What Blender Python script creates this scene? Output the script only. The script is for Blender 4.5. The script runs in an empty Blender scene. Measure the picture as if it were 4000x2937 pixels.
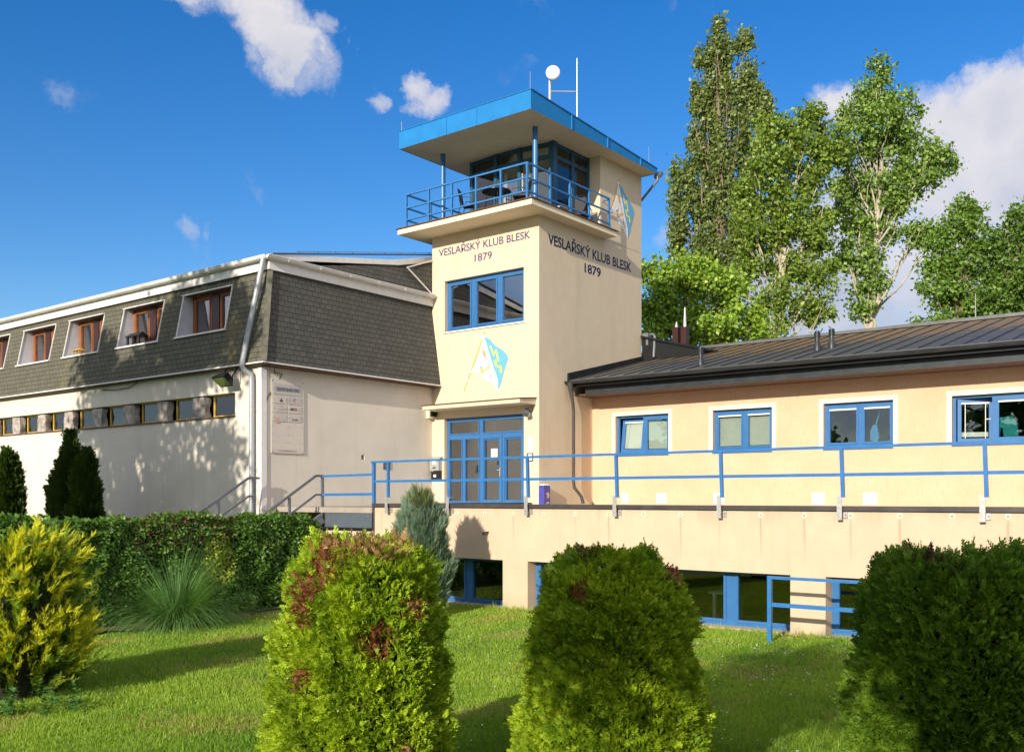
import bpy, bmesh, math, random
import numpy as np
from mathutils import Vector, noise as mnoise
random.seed(7); rng=np.random.default_rng(7)
C=bpy.context.scene.collection
SC=bpy.context.scene
# ---------------------------------------------------------------- camera, sky, sun, exposure
YAW=math.radians(38.3)
cam=bpy.data.objects.new('camera',bpy.data.cameras.new('camera')); C.objects.link(cam)
cam.location=(0,0,0); cam.rotation_euler=(math.radians(90),0,YAW)
cam.data.lens=34.347; cam.data.sensor_width=36; cam.data.shift_y=0.11838
cam.data.clip_end=3000; cam.data.clip_start=.05
SC.camera=cam
SC.view_settings.view_transform='Standard'; SC.view_settings.look='None'
SC.view_settings.exposure=0.41; SC.view_settings.gamma=1
F=3816.36; CX=2000; HZ=1942; cs,sn=math.cos(YAW),math.sin(YAW)
def at(u,v,d):      # point at distance d along the view axis; used once to lay out the far trees
    r=(u-CX)/F*d; return Vector((r*cs-d*sn, r*sn+d*cs, (HZ-v)/F*d))
SUN=Vector((.184,-1,.34)).normalized()
sl=bpy.data.lights.new('sun','SUN'); sl.energy=4.3; sl.angle=math.radians(.6); sl.color=(1,.895,.755)
so=bpy.data.objects.new('sun',sl); C.objects.link(so)
so.rotation_euler=SUN.to_track_quat('Z','Y').to_euler()
W=bpy.data.worlds.new('World'); SC.world=W; W.use_nodes=True
def world():
    nt=W.node_tree; N=nt.nodes; L=nt.links; N.clear()
    def n(t,**k):
        a=N.new(t)
        for q,v in k.items(): setattr(a,q,v)
        return a
    out=n('ShaderNodeOutputWorld'); tc=n('ShaderNodeTexCoord')
    sky=n('ShaderNodeTexSky',sky_type='NISHITA',sun_disc=False)
    sky.sun_elevation=math.asin(SUN.z); sky.sun_rotation=math.atan2(SUN.x,SUN.y)
    sky.air_density=1.0; sky.dust_density=.3; sky.ozone_density=2.5
    hs=n('ShaderNodeHueSaturation'); hs.inputs['Hue'].default_value=.512; hs.inputs['Saturation'].default_value=1.40; hs.inputs['Value'].default_value=.83
    L.new(sky.outputs[0],hs.inputs['Color'])
    bg=n('ShaderNodeBackground'); bg.inputs[1].default_value=.15; L.new(hs.outputs[0],bg.inputs[0])
    # clouds: fields of noise kept to a few regions of the sky
    nz=n('ShaderNodeTexNoise'); nz.inputs['Scale'].default_value=5; nz.inputs['Detail'].default_value=9; nz.inputs['Roughness'].default_value=.62
    L.new(tc.outputs['Generated'],nz.inputs['Vector'])
    sub=n('ShaderNodeVectorMath',operation='SUBTRACT'); sub.inputs[1].default_value=(.5,.5,.5); L.new(nz.outputs['Color'],sub.inputs[0])
    scl=n('ShaderNodeVectorMath',operation='SCALE'); scl.inputs['Scale'].default_value=.17; L.new(sub.outputs[0],scl.inputs[0])
    add=n('ShaderNodeVectorMath',operation='ADD'); L.new(tc.outputs['Generated'],add.inputs[0]); L.new(scl.outputs[0],add.inputs[1])
    nrm=n('ShaderNodeVectorMath',operation='NORMALIZE'); L.new(add.outputs[0],nrm.inputs[0])
    blobs=[(440,5,70,.8),(530,15,85,.85),(600,70,82,.86),(650,120,64,.85),(690,150,42,.6),(590,150,40,.55),(705,70,30,.5),
      (900,140,42,.85),(940,165,45,.82),(905,185,35,.6),(822,186,27,.62),(135,195,42,.30),(355,476,26,.34),(410,492,20,.30),(1430,545,50,.6),(2235,60,40,.5),(1425,400,40,.25),
      (2150,235,110,1),(2230,200,90,1),(2060,300,120,1),(2180,330,150,1),(2250,300,150,1),(2030,420,110,.95),(2150,440,140,1),(2250,420,130,1),(1830,250,60,.75),
      (1900,480,140,.9),(2050,560,170,.95),(1850,620,200,.9),(2100,650,200,.95),(2270,560,160,1),(1650,640,120,.7),(1560,600,90,.6)]
    last=None
    back=[((1,-.2,.42),.80,1),((.4,-1,.75),.55,.9),((-.9,-.6,.5),.45,.9),((-.3,-1,.35),.4,.7),((.7,-1,.2),.4,.8),((1,.4,.15),.5,.9)]  # unseen bright clouds, added to lift the shaded side walls
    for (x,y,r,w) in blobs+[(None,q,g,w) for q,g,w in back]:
        if x is None: c=Vector(y).normalized(); ang=r
        else: c=at(x*1.7778,y*1.7778,1).normalized(); ang=r*1.7778/F*.9
        d=n('ShaderNodeVectorMath',operation='DOT_PRODUCT'); L.new(nrm.outputs[0],d.inputs[0]); d.inputs[1].default_value=c
        mr=n('ShaderNodeMapRange'); mr.inputs['From Min'].default_value=math.cos(ang*1.35); mr.inputs['From Max'].default_value=1
        mr.inputs['To Max'].default_value=w; L.new(d.outputs['Value'],mr.inputs['Value'])
        if last is None: last=mr.outputs[0]
        else:
            m=n('ShaderNodeMath',operation='MAXIMUM'); L.new(last,m.inputs[0]); L.new(mr.outputs[0],m.inputs[1]); last=m.outputs[0]
    n2=n('ShaderNodeTexNoise'); n2.inputs['Scale'].default_value=9; n2.inputs['Detail'].default_value=10; n2.inputs['Roughness'].default_value=.6
    L.new(nrm.outputs[0],n2.inputs['Vector'])
    a=n('ShaderNodeMath',operation='MULTIPLY_ADD'); L.new(n2.outputs['Fac'],a.inputs[0]); a.inputs[1].default_value=1.7; a.inputs[2].default_value=-.93
    b=n('ShaderNodeMath',operation='ADD'); L.new(a.outputs[0],b.inputs[0]); L.new(last,b.inputs[1])
    ss=n('ShaderNodeMapRange',interpolation_type='SMOOTHSTEP'); ss.inputs['From Min'].default_value=.10; ss.inputs['From Max'].default_value=.74; ss.inputs['To Max'].default_value=.93
    L.new(b.outputs[0],ss.inputs['Value'])
    # cloud colour: cream-white tops, blue-grey hollows
    n3=n('ShaderNodeTexNoise'); n3.inputs['Scale'].default_value=6.5; n3.inputs['Detail'].default_value=7; n3.inputs['Roughness'].default_value=.55
    mp=n('ShaderNodeMapping'); mp.inputs['Location'].default_value=(3,1,.4); L.new(nrm.outputs[0],mp.inputs[0]); L.new(mp.outputs[0],n3.inputs['Vector'])
    sz=n('ShaderNodeSeparateXYZ'); L.new(nrm.outputs[0],sz.inputs[0])
    mz=n('ShaderNodeMapRange'); mz.inputs['From Min'].default_value=.10; mz.inputs['From Max'].default_value=.42; L.new(sz.outputs['Z'],mz.inputs['Value'])
    ad=n('ShaderNodeMath',operation='MULTIPLY_ADD'); L.new(n3.outputs['Fac'],ad.inputs[0]); ad.inputs[1].default_value=1.9; ad.inputs[2].default_value=-.66
    ad2=n('ShaderNodeMath',operation='MULTIPLY_ADD',use_clamp=True); L.new(mz.outputs[0],ad2.inputs[0]); ad2.inputs[1].default_value=.75; L.new(ad.outputs[0],ad2.inputs[2])
    cr=n('ShaderNodeMix',data_type='RGBA'); L.new(ad2.outputs[0],cr.inputs['Factor']); cr.inputs[6].default_value=(.31,.40,.60,1); cr.inputs[7].default_value=(.90,.86,.87,1)
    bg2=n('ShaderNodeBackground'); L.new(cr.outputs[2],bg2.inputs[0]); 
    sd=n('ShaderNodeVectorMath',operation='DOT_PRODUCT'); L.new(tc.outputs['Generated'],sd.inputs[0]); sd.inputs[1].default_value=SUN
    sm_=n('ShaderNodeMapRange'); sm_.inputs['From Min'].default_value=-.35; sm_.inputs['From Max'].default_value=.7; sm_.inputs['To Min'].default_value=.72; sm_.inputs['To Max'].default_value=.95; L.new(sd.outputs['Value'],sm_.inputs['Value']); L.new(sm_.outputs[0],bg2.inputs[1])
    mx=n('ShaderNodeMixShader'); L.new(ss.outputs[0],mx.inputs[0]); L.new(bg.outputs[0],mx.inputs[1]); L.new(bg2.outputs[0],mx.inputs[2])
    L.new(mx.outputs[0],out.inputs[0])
world()
# ---------------------------------------------------------------- materials
def newmat(name):
    m=bpy.data.materials.new(name); m.use_nodes=True; nt=m.node_tree
    return m,nt,nt.nodes['Principled BSDF']
def mix(nt,fac,a,b,mode='MIX'):
    x=nt.nodes.new('ShaderNodeMix'); x.data_type='RGBA'; x.blend_type=mode
    for s,v in ((x.inputs['Factor'],fac),(x.inputs[6],a),(x.inputs[7],b)):
        if hasattr(v,'is_output') : nt.links.new(v,s)
        elif isinstance(v,(int,float)): s.default_value=v
        else: s.default_value=(*v[:3],1)
    return x.outputs[2]
def pos(nt,scale=(1,1,1)):
    g=nt.nodes.new('ShaderNodeNewGeometry'); mp=nt.nodes.new('ShaderNodeMapping'); mp.inputs['Scale'].default_value=scale
    nt.links.new(g.outputs['Position'],mp.inputs[0]); return mp.outputs[0]
def nse(nt,scale,detail=5,rough=.6,st=(1,1,1),vec=None):
    t=nt.nodes.new('ShaderNodeTexNoise'); t.inputs['Scale'].default_value=scale; t.inputs['Detail'].default_value=detail; t.inputs['Roughness'].default_value=rough
    nt.links.new(vec if vec is not None else pos(nt,st),t.inputs['Vector']); return t.outputs['Fac']
def rmp(nt,val,a,b,lo=0,hi=1):
    r=nt.nodes.new('ShaderNodeMapRange'); r.interpolation_type='SMOOTHSTEP'
    r.inputs['From Min'].default_value=a; r.inputs['From Max'].default_value=b; r.inputs['To Min'].default_value=lo; r.inputs['To Max'].default_value=hi
    nt.links.new(val,r.inputs['Value']); return r.outputs[0]
def mat(name,col,rough=.6,metal=0,var=.06,vs=2.5,bump=0,bs=60,st=(1,1,1),stain=None,stamt=.5,spec=.4,bst=(1,1,1),bd=.01):
    m,nt,p=newmat(name)
    c=np.array(col)
    o=mix(nt,rmp(nt,nse(nt,vs,6,.65,st),.3,.7),c*(1-var),np.clip(c*(1+var),0,1))
    if stain:
        f=rmp(nt,nse(nt,1.6,7,.7,(1.3,1.3,.16)),.5,.75,0,stamt); o=mix(nt,f,o,stain)
    nt.links.new(o,p.inputs['Base Color']); p.inputs['Roughness'].default_value=rough; p.inputs['Metallic'].default_value=metal
    p.inputs['Specular IOR Level'].default_value=spec
    if bump:
        b=nt.nodes.new('ShaderNodeBump'); b.inputs['Strength'].default_value=bump; b.inputs['Distance'].default_value=bd
        nt.links.new(nse(nt,bs,4,.6,bst),b.inputs['Height']); nt.links.new(b.outputs[0],p.inputs['Normal'])
    return m
MT={}
MT['tower']=mat('tower_render',(.67,.565,.41),.85,var=.03,stain=(.50,.41,.27),stamt=.34,bump=.35,bs=45)
MT['soffit']=mat('soffit_render',(.84,.72,.51),.85,var=.04,bump=.3,bs=40)
MT['office']=mat('office_render',(.70,.65,.56),.85,var=.04,vs=1.2,stain=(.5,.44,.33),stamt=.25,bump=.5,bs=30,bd=.015)
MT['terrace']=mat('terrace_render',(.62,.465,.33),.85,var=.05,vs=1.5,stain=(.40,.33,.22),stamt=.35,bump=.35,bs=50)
MT['trim']=mat('cream_trim',(.82,.77,.57),.7,var=.02)
MT['blue']=mat('blue_paint',(.035,.15,.37),.38,var=.08,vs=4,bump=.05,bs=20,spec=.5)
MT['railblue']=mat('rail_blue_paint',(.03,.165,.42),.35,var=.10,vs=5,spec=.5)
MT['fascia']=mat('fascia_blue_sheet',(.008,.19,.50),.42,var=.09,vs=1.6,bump=.25,bs=3,spec=.4,bd=.03)
MT['teal']=mat('shaded_teal_frame',(.02,.085,.15),.4,var=.1)  # dark tone holds the shadow on the lookout frames
MT['zinc']=mat('galvanised_steel',(.50,.50,.49),.45,metal=.55,var=.18,vs=18)
MT['steel']=mat('stair_rail_steel',(.17,.18,.20),.5,metal=.4,var=.15,vs=8)
MT['white']=mat('white_sheet',(.78,.76,.74),.45,var=.05,vs=6,stain=(.45,.42,.38),stamt=.25)
MT['cheek']=mat('pale_grey_sheet',(.55,.56,.60),.5,var=.05,vs=3)
MT['pipe']=mat('grey_downpipe',(.42,.44,.47),.4,metal=.3,var=.10,vs=5)
MT['wood']=mat('orange_brown_wood',(.30,.105,.035),.5,var=.25,vs=14,st=(1,1,.2))
MT['darkwood']=mat('dark_red_panel',(.04,.014,.012),.4,var=.15)
MT['brown']=mat('brown_soffit_board',(.13,.07,.045),.7,var=.25,vs=6)
MT['yellow']=mat('yellow_frame',(.55,.36,.06),.55,var=.15,vs=7)
MT['black']=mat('black_metal',(.012,.012,.014),.4,var=.2)
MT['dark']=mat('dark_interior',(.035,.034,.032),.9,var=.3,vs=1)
MT['room']=mat('interior_plaster',(.20,.19,.16),.9,var=.1,vs=1)
MT['anth']=mat('anthracite_metal',(.035,.042,.048),.42,metal=.2,var=.2,vs=3)
MT['coping']=mat('coping_sheet',(.075,.07,.07),.45,metal=.3,var=.2,vs=3)
MT['blind']=mat('blind_slats',(.80,.80,.74),.5,var=.03)
MT['ventgrey']=mat('off_white_plastic',(.74,.71,.63),.6,var=.05)
MT['matblack']=mat('black_sheet',(.010,.011,.012),.75,var=.2,spec=.2)
MT['paper']=mat('white_paper',(.85,.85,.84),.7,var=.01)
MT['slab']=mat('terrace_paving',(.35,.31,.26),.9,var=.1)
MT['sheet']=mat('stair_side_sheet',(.36,.42,.50),.25,metal=.8,var=.1,vs=2)
MT['orange']=mat('orange_handrail',(.75,.16,.04),.4,var=.05)
MT['indigo']=mat('indigo_lettering',(.014,.012,.065),.6,var=.05)
MT['violet']=mat('violet_lettering',(.075,.045,.17),.6,var=.10,vs=20)
for k,c in dict(e_white=(.84,.83,.80),e_blue=(.14,.42,.70),e_yel=(.90,.78,.02),e_pole=(.74,.42,.16),e_oar=(.72,.34,.14),e_skin=(.80,.48,.18),e_line=(.62,.50,.36)).items():
    MT[k]=mat('painted_'+k[2:],c,.8,var=.03)
def drip_stains():
    m=MT['terrace']; nt=m.node_tree; p=nt.nodes['Principled BSDF']; src=p.inputs['Base Color'].links[0].from_socket
    g=nt.nodes.new('ShaderNodeNewGeometry'); sx=nt.nodes.new('ShaderNodeSeparateXYZ'); nt.links.new(g.outputs['Position'],sx.inputs[0])
    def M(op,a,b=None,c=None):
        n=nt.nodes.new('ShaderNodeMath'); n.operation=op
        for i,q in enumerate((a,b,c)):
            if q is None: continue
            if hasattr(q,'is_output'): nt.links.new(q,n.inputs[i])
            else: n.inputs[i].default_value=q
        return n.outputs[0]
    wob=nse(nt,1.5,3,.5,(.2,1,1)); xx=M('MULTIPLY_ADD',sx.outputs['X'],1/.845,17.0/.845+.5); xx=M('MULTIPLY_ADD',wob,.06,xx)
    d=M('ABSOLUTE',M('SUBTRACT',M('FRACT',xx),.53)); line=rmp(nt,d,.0,.045,1,0)
    zf=M('MULTIPLY',rmp(nt,sx.outputs['Z'],-1.35,-.5,0,1),rmp(nt,sx.outputs['Z'],-.42,-.36,1,0)); cell=nse(nt,.9,2,.5,(1,.1,.12))
    f=M('MULTIPLY',M('MULTIPLY',line,zf),rmp(nt,cell,.40,.62,.0,.55))
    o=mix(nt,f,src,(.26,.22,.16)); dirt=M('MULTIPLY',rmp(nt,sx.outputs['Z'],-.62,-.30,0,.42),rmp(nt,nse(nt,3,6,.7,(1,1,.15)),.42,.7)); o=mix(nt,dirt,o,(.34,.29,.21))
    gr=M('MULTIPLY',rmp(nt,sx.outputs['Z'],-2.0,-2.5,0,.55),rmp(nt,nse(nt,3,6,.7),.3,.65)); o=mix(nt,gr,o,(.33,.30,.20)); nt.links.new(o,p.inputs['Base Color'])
drip_stains()
def wing_mat():
    m,nt,p=newmat('wing_scratched_render')
    g=nse(nt,26,3,.5,(1,1,.16)); k=rmp(nt,g,.55,.68,0,.42)
    o=mix(nt,rmp(nt,nse(nt,1.2,5),.3,.7),(.68,.435,.275),(.72,.475,.315)); o=mix(nt,k,o,(.52,.35,.17))
    nt.links.new(o,p.inputs['Base Color']); p.inputs['Roughness'].default_value=.9
    b=nt.nodes.new('ShaderNodeBump'); b.inputs['Strength'].default_value=.6; b.inputs['Distance'].default_value=.012; b.invert=True
    nt.links.new(g,b.inputs['Height']); nt.links.new(b.outputs[0],p.inputs['Normal']); return m
MT['wing']=wing_mat()
def shingle_mat(name,a,b_,moss=None):
    m,nt,p=newmat(name)
    uv=nt.nodes.new('ShaderNodeUVMap'); br=nt.nodes.new('ShaderNodeTexBrick'); nt.links.new(uv.outputs[0],br.inputs['Vector'])
    br.inputs['Scale'].default_value=1; br.inputs['Brick Width'].default_value=.23; br.inputs['Row Height'].default_value=.155
    br.inputs['Mortar Size'].default_value=.009; br.inputs['Mortar Smooth'].default_value=.35; br.inputs['Bias'].default_value=-.1; br.offset=.43; br.squash=1
    br.inputs['Color1'].default_value=(*a,1); br.inputs['Color2'].default_value=(*b_,1); br.inputs['Mortar'].default_value=(.013,.013,.011,1)
    o=br.outputs['Color']
    o=mix(nt,rmp(nt,nse(nt,2.2,6,.7),.35,.7,0,.35),o,np.array(a)*.55)
    o=mix(nt,rmp(nt,nse(nt,90,2,.6),.3,.8,0,.35),o,np.array(b_)*1.5)
    if moss:
        o=mix(nt,rmp(nt,nse(nt,.75,5,.65,(1,1,.35)),.54,.74,0,.6),o,moss)
    nt.links.new(o,p.inputs['Base Color']); p.inputs['Roughness'].default_value=.9; p.inputs['Specular IOR Level'].default_value=.25
    b=nt.nodes.new('ShaderNodeBump'); b.inputs['Strength'].default_value=.8; b.inputs['Distance'].default_value=.015
    nt.links.new(br.outputs['Fac'],b.inputs['Height']); b.invert=True; nt.links.new(b.outputs[0],p.inputs['Normal']); return m
MT['shingle']=shingle_mat('grey_shingles',(.108,.108,.098),(.080,.081,.075))
MT['mossy']=shingle_mat('mossy_shingles',(.140,.134,.100),(.105,.102,.078),(.21,.18,.06))
def roof_mat():
    m,nt,p=newmat('standing_seam_roof')
    o=mix(nt,rmp(nt,nse(nt,3,5),.3,.7),(.085,.080,.072),(.115,.108,.095))
    sx=nt.nodes.new('ShaderNodeSeparateXYZ'); g=nt.nodes.new('ShaderNodeNewGeometry'); nt.links.new(g.outputs['Position'],sx.inputs[0])
    up=rmp(nt,sx.outputs['Y'],26.0,32.0,-.10,.22)
    ad=nt.nodes.new('ShaderNodeMath'); ad.operation='ADD'; nt.links.new(up,ad.inputs[0]); nt.links.new(nse(nt,2.6,8,.75),ad.inputs[1])
    o=mix(nt,rmp(nt,ad.outputs[0],.50,.62,0,.85),o,(.27,.17,.07))
    nt.links.new(o,p.inputs['Base Color']); p.inputs['Roughness'].default_value=.5; p.inputs['Metallic'].default_value=.15; return m
MT['roof']=roof_mat()
def stone_mat():
    m,nt,p=newmat('rough_stone'); n1=nse(nt,5,8,.7)
    o=mix(nt,rmp(nt,n1,.3,.7),(.24,.20,.17),(.55,.50,.45)); nt.links.new(o,p.inputs['Base Color']); p.inputs['Roughness'].default_value=.95
    b=nt.nodes.new('ShaderNodeBump'); b.inputs['Strength'].default_value=1; b.inputs['Distance'].default_value=.05
    nt.links.new(n1,b.inputs['Height']); nt.links.new(b.outputs[0],p.inputs['Normal']); return m
MT['stone']=stone_mat()
def glass_mat(name,tint=.86,refl=1.25,base=.035,wob=.004):
    m=bpy.data.materials.new(name); m.use_nodes=True; nt=m.node_tree; nt.nodes.clear()
    out=nt.nodes.new('ShaderNodeOutputMaterial'); t=nt.nodes.new('ShaderNodeBsdfTransparent'); t.inputs[0].default_value=(tint*.95,tint,tint*.98,1)
    g=nt.nodes.new('ShaderNodeBsdfGlossy'); g.inputs['Roughness'].default_value=.01; g.inputs['Color'].default_value=(.95,.97,1,1)
    fr=nt.nodes.new('ShaderNodeFresnel'); fr.inputs[0].default_value=1.5
    ma=nt.nodes.new('ShaderNodeMath'); ma.operation='MULTIPLY_ADD'; ma.use_clamp=True; nt.links.new(fr.outputs[0],ma.inputs[0]); ma.inputs[1].default_value=refl; ma.inputs[2].default_value=base
    b=nt.nodes.new('ShaderNodeBump'); b.inputs['Strength'].default_value=.25; b.inputs['Distance'].default_value=wob; nt.links.new(nse(nt,1.1,1,.4),b.inputs['Height']); nt.links.new(b.outputs[0],g.inputs['Normal'])
    x=nt.nodes.new('ShaderNodeMixShader'); nt.links.new(ma.outputs[0],x.inputs[0]); nt.links.new(t.outputs[0],x.inputs[1]); nt.links.new(g.outputs[0],x.inputs[2]); nt.links.new(x.outputs[0],out.inputs[0]); return m
MT['glass']=glass_mat('window_glass')
MT['glass_coated']=glass_mat('coated_window_glass',.60,2.2,.15)
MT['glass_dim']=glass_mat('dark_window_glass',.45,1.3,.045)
def leaf_mat(name,trans=.35,gloss=.08,tmul=(1.1,1.15,.5)):
    m=bpy.data.materials.new(name); m.use_nodes=True; nt=m.node_tree; nt.nodes.clear()
    out=nt.nodes.new('ShaderNodeOutputMaterial'); a=nt.nodes.new('ShaderNodeAttribute'); a.attribute_name='leaf_colour'
    d=nt.nodes.new('ShaderNodeBsdfDiffuse'); t=nt.nodes.new('ShaderNodeBsdfTranslucent'); g=nt.nodes.new('ShaderNodeBsdfGlossy'); g.inputs['Roughness'].default_value=.45; g.inputs['Color'].default_value=(.9,.95,.9,1)
    nt.links.new(a.outputs['Color'],d.inputs[0]); c=mix(nt,1.0,a.outputs['Color'],tmul,'MULTIPLY'); nt.links.new(c,t.inputs[0])
    x=nt.nodes.new('ShaderNodeMixShader'); x.inputs[0].default_value=trans; nt.links.new(d.outputs[0],x.inputs[1]); nt.links.new(t.outputs[0],x.inputs[2])
    y=nt.nodes.new('ShaderNodeMixShader'); y.inputs[0].default_value=gloss; nt.links.new(x.outputs[0],y.inputs[1]); nt.links.new(g.outputs[0],y.inputs[2]); nt.links.new(y.outputs[0],out.inputs[0]); return m
MT['leaf']=leaf_mat('leaves',.38,.03,(1.25,1.2,.5)); MT['needle']=leaf_mat('scale_leaves',.32,.02,(1.3,1.15,.5)); MT['blade']=leaf_mat('grass_blades',.42,.02,(1.3,1.2,.5))
MT['bark']=mat('bark',(.20,.16,.11),.95,var=.3,vs=6,st=(1,1,.3),bump=.6,bs=12)
MT['palebark']=mat('pale_poplar_bark',(.42,.38,.29),.9,var=.2,vs=4,st=(1,1,.5))
MT['core']=mat('core_shade',(.020,.024,.010),1,var=.5,vs=12)  # near-black shell colour stands for the shade deep inside the foliage
MT['soil']=mat('lawn_ground',(.09,.13,.025),1,var=.35,vs=2)
MT['bed']=mat('bed_soil',(.16,.12,.07),1,var=.4,vs=9,bump=.8,bs=30)
# ---------------------------------------------------------------- mesh helpers
class MB:
    def __init__(s): s.v=[];s.f=[];s.m=[];s.uv=[]
    def face(s,pts,mi=0,uv=None):
        i=len(s.v); s.v+= [tuple(p) for p in pts]; s.f.append(tuple(range(i,i+len(pts)))); s.m.append(mi); s.uv.append(uv); return s
    def idx(s,vs,fs,mi=0):
        i=len(s.v); s.v+=[tuple(p) for p in vs]
        for f in fs: s.f.append(tuple(i+k for k in f)); s.m.append(mi); s.uv.append(None)
        return s
    def box(s,x0,x1,y0,y1,z0,z1,mi=0):
        x0,x1=sorted((x0,x1)); y0,y1=sorted((y0,y1)); z0,z1=sorted((z0,z1))
        v=[(x,y,z) for z in (z0,z1) for y in (y0,y1) for x in (x0,x1)]
        return s.idx(v,[(0,2,3,1),(4,5,7,6),(0,1,5,4),(2,6,7,3),(0,4,6,2),(1,3,7,5)],mi)
    def bar(s,p,q,w,h,mi=0,up=(0,0,1)):
        p=Vector(p);q=Vector(q);d=(q-p).normalized();u=Vector(up)
        if abs(d.dot(u))>.98: u=Vector((0,1,0))
        a=d.cross(u).normalized()*w/2; b=a.cross(d).normalized()*h/2
        v=[p-a-b,p+a-b,p+a+b,p-a+b,q-a-b,q+a-b,q+a+b,q-a+b]
        return s.idx(v,[(0,1,2,3),(7,6,5,4),(0,4,5,1),(1,5,6,2),(2,6,7,3),(3,7,4,0)],mi)
    def tube(s,pts,r,n=12,mi=0,cap=True):
        pts=[Vector(p) for p in pts]; rr=r if isinstance(r,(list,tuple)) else [r]*len(pts); vs=[];fs=[];pu=None
        for i,p in enumerate(pts):
            d=(pts[min(i+1,len(pts)-1)]-pts[max(i-1,0)]).normalized()
            if pu is None: pu=d.orthogonal().normalized()
            else: pu=(pu-d*pu.dot(d)).normalized()
            w=d.cross(pu)
            for k in range(n):
                a=2*math.pi*k/n; vs.append(p+(pu*math.cos(a)+w*math.sin(a))*rr[i])
        for i in range(len(pts)-1):
            for k in range(n): a=i*n+k;b=i*n+(k+1)%n; fs.append((a,b,b+n,a+n))
        if cap: fs.append(tuple(range(n))[::-1]); fs.append(tuple(range((len(pts)-1)*n,len(pts)*n)))
        return s.idx(vs,fs,mi)
    def build(s,name,mats,parent=None,smooth=False):
        me=bpy.data.meshes.new(name); off=PO.get(parent.name,Vector()) if parent else Vector()
        me.from_pydata([(v[0]-off.x,v[1]-off.y,v[2]-off.z) for v in s.v],[],s.f)
        ms=mats if isinstance(mats,(list,tuple)) else [mats]
        for m in ms: me.materials.append(MT[m] if isinstance(m,str) else m)
        me.polygons.foreach_set('material_index',s.m)
        if any(u for u in s.uv):
            l=me.uv_layers.new(name='UVMap'); k=0
            for fi,f in enumerate(s.f):
                for j in range(len(f)):
                    l.data[k].uv=s.uv[fi][j] if s.uv[fi] else (0,0); k+=1
        bm=bmesh.new(); bm.from_mesh(me); bmesh.ops.remove_doubles(bm,verts=bm.verts,dist=.0002); bmesh.ops.recalc_face_normals(bm,faces=bm.faces); bm.to_mesh(me); bm.free()
        if smooth:
            me.polygons.foreach_set('use_smooth',[True]*len(me.polygons)); me.set_sharp_from_angle(angle=math.radians(40))
        o=bpy.data.objects.new(name,me); C.objects.link(o)
        if parent: o.parent=parent; PO[o.name]=off
        return o
PO={}
def thing(name,loc,label,cat,group=None,parent=None):
    o=bpy.data.objects.new(name,None); C.objects.link(o); o.location=loc; o.empty_display_size=.2; PO[o.name]=Vector(loc)
    o['label']=label; o['category']=cat
    if group: o['group']=group
    return o
def tag(o,label,cat,group=None):
    o['label']=label; o['category']=cat
    if group: o['group']=group
    return o
def recenter(o):    # puts a single-mesh thing's origin at its base
    vs=np.array([v.co[:] for v in o.data.vertices]); c=Vector(((vs[:,0].min()+vs[:,0].max())/2,(vs[:,1].min()+vs[:,1].max())/2,vs[:,2].min()))
    for v in o.data.vertices: v.co-=c
    o.location=c; return o
def copy_thing(o,loc,label=None):
    def rec(a,par):
        b=a.copy(); C.objects.link(b)
        if par: b.parent=par
        for ch in [x for x in bpy.data.objects if x.parent==a]: rec(ch,b)
        return b
    r=rec(o,None); r.location=loc; PO[r.name]=Vector(loc)
    if label: r['label']=label
    return r
def my(Y): return lambda a,b,d=0:(a,Y+d,b)            # wall facing -Y : a->X, b->Z, d inward
def mxp(X): return lambda a,b,d=0:(X-d,a,b)           # wall facing +X : a->Y, b->Z, d inward
def grid(mb,map_,a0,a1,b0,b1,th,holes=(),mi=0,uvf=None,back=True):
    A=sorted({a0,a1,*[h[0] for h in holes],*[h[1] for h in holes]}); B=sorted({b0,b1,*[h[2] for h in holes],*[h[3] for h in holes]})
    A=[x for x in A if a0<=x<=a1]; B=[x for x in B if b0<=x<=b1]
    inh=lambda a,b:any(h[0]<a<h[1] and h[2]<b<h[3] for h in holes)
    for i in range(len(A)-1):
        for j in range(len(B)-1):
            if inh((A[i]+A[i+1])/2,(B[j]+B[j+1])/2): continue
            q=[(A[i],B[j]),(A[i+1],B[j]),(A[i+1],B[j+1]),(A[i],B[j+1])]
            mb.face([map_(a,b,0) for a,b in q],mi,[uvf(a,b) for a,b in q] if uvf else None)
            if back: mb.face([map_(a,b,th) for a,b in q],mi,[uvf(a,b) for a,b in q] if uvf else None)
    if back:
        for (p,q) in [((a0,b0),(a1,b0)),((a1,b0),(a1,b1)),((a1,b1),(a0,b1)),((a0,b1),(a0,b0))]:
            mb.face([map_(*p,0),map_(*q,0),map_(*q,th),map_(*p,th)],mi)
        for h in holes:
            c=[(h[0],h[2]),(h[1],h[2]),(h[1],h[3]),(h[0],h[3])]
            for k in range(4): mb.face([map_(*c[k],0),map_(*c[(k+1)%4],0),map_(*c[(k+1)%4],th),map_(*c[k],th)],mi)
    return mb
def ring(mb,map_,r,w,d0,d1,mi=0):
    a0,a1,b0,b1=r
    for q in ((a0,a1,b0,b0+w),(a0,a1,b1-w,b1),(a0,a0+w,b0+w,b1-w),(a1-w,a1,b0+w,b1-w)):
        v=[map_(a,b,d) for d in (d0,d1) for (a,b) in ((q[0],q[2]),(q[1],q[2]),(q[1],q[3]),(q[0],q[3]))]
        mb.idx(v,[(0,1,2,3),(7,6,5,4),(0,4,5,1),(1,5,6,2),(2,6,7,3),(3,7,4,0)],mi)
def slabm(mb,map_,r,d0,d1,mi=0):
    a0,a1,b0,b1=r
    v=[map_(a,b,d) for d in (d0,d1) for (a,b) in ((a0,b0),(a1,b0),(a1,b1),(a0,b1))]
    mb.idx(v,[(0,1,2,3),(7,6,5,4),(0,4,5,1),(1,5,6,2),(2,6,7,3),(3,7,4,0)],mi)
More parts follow.
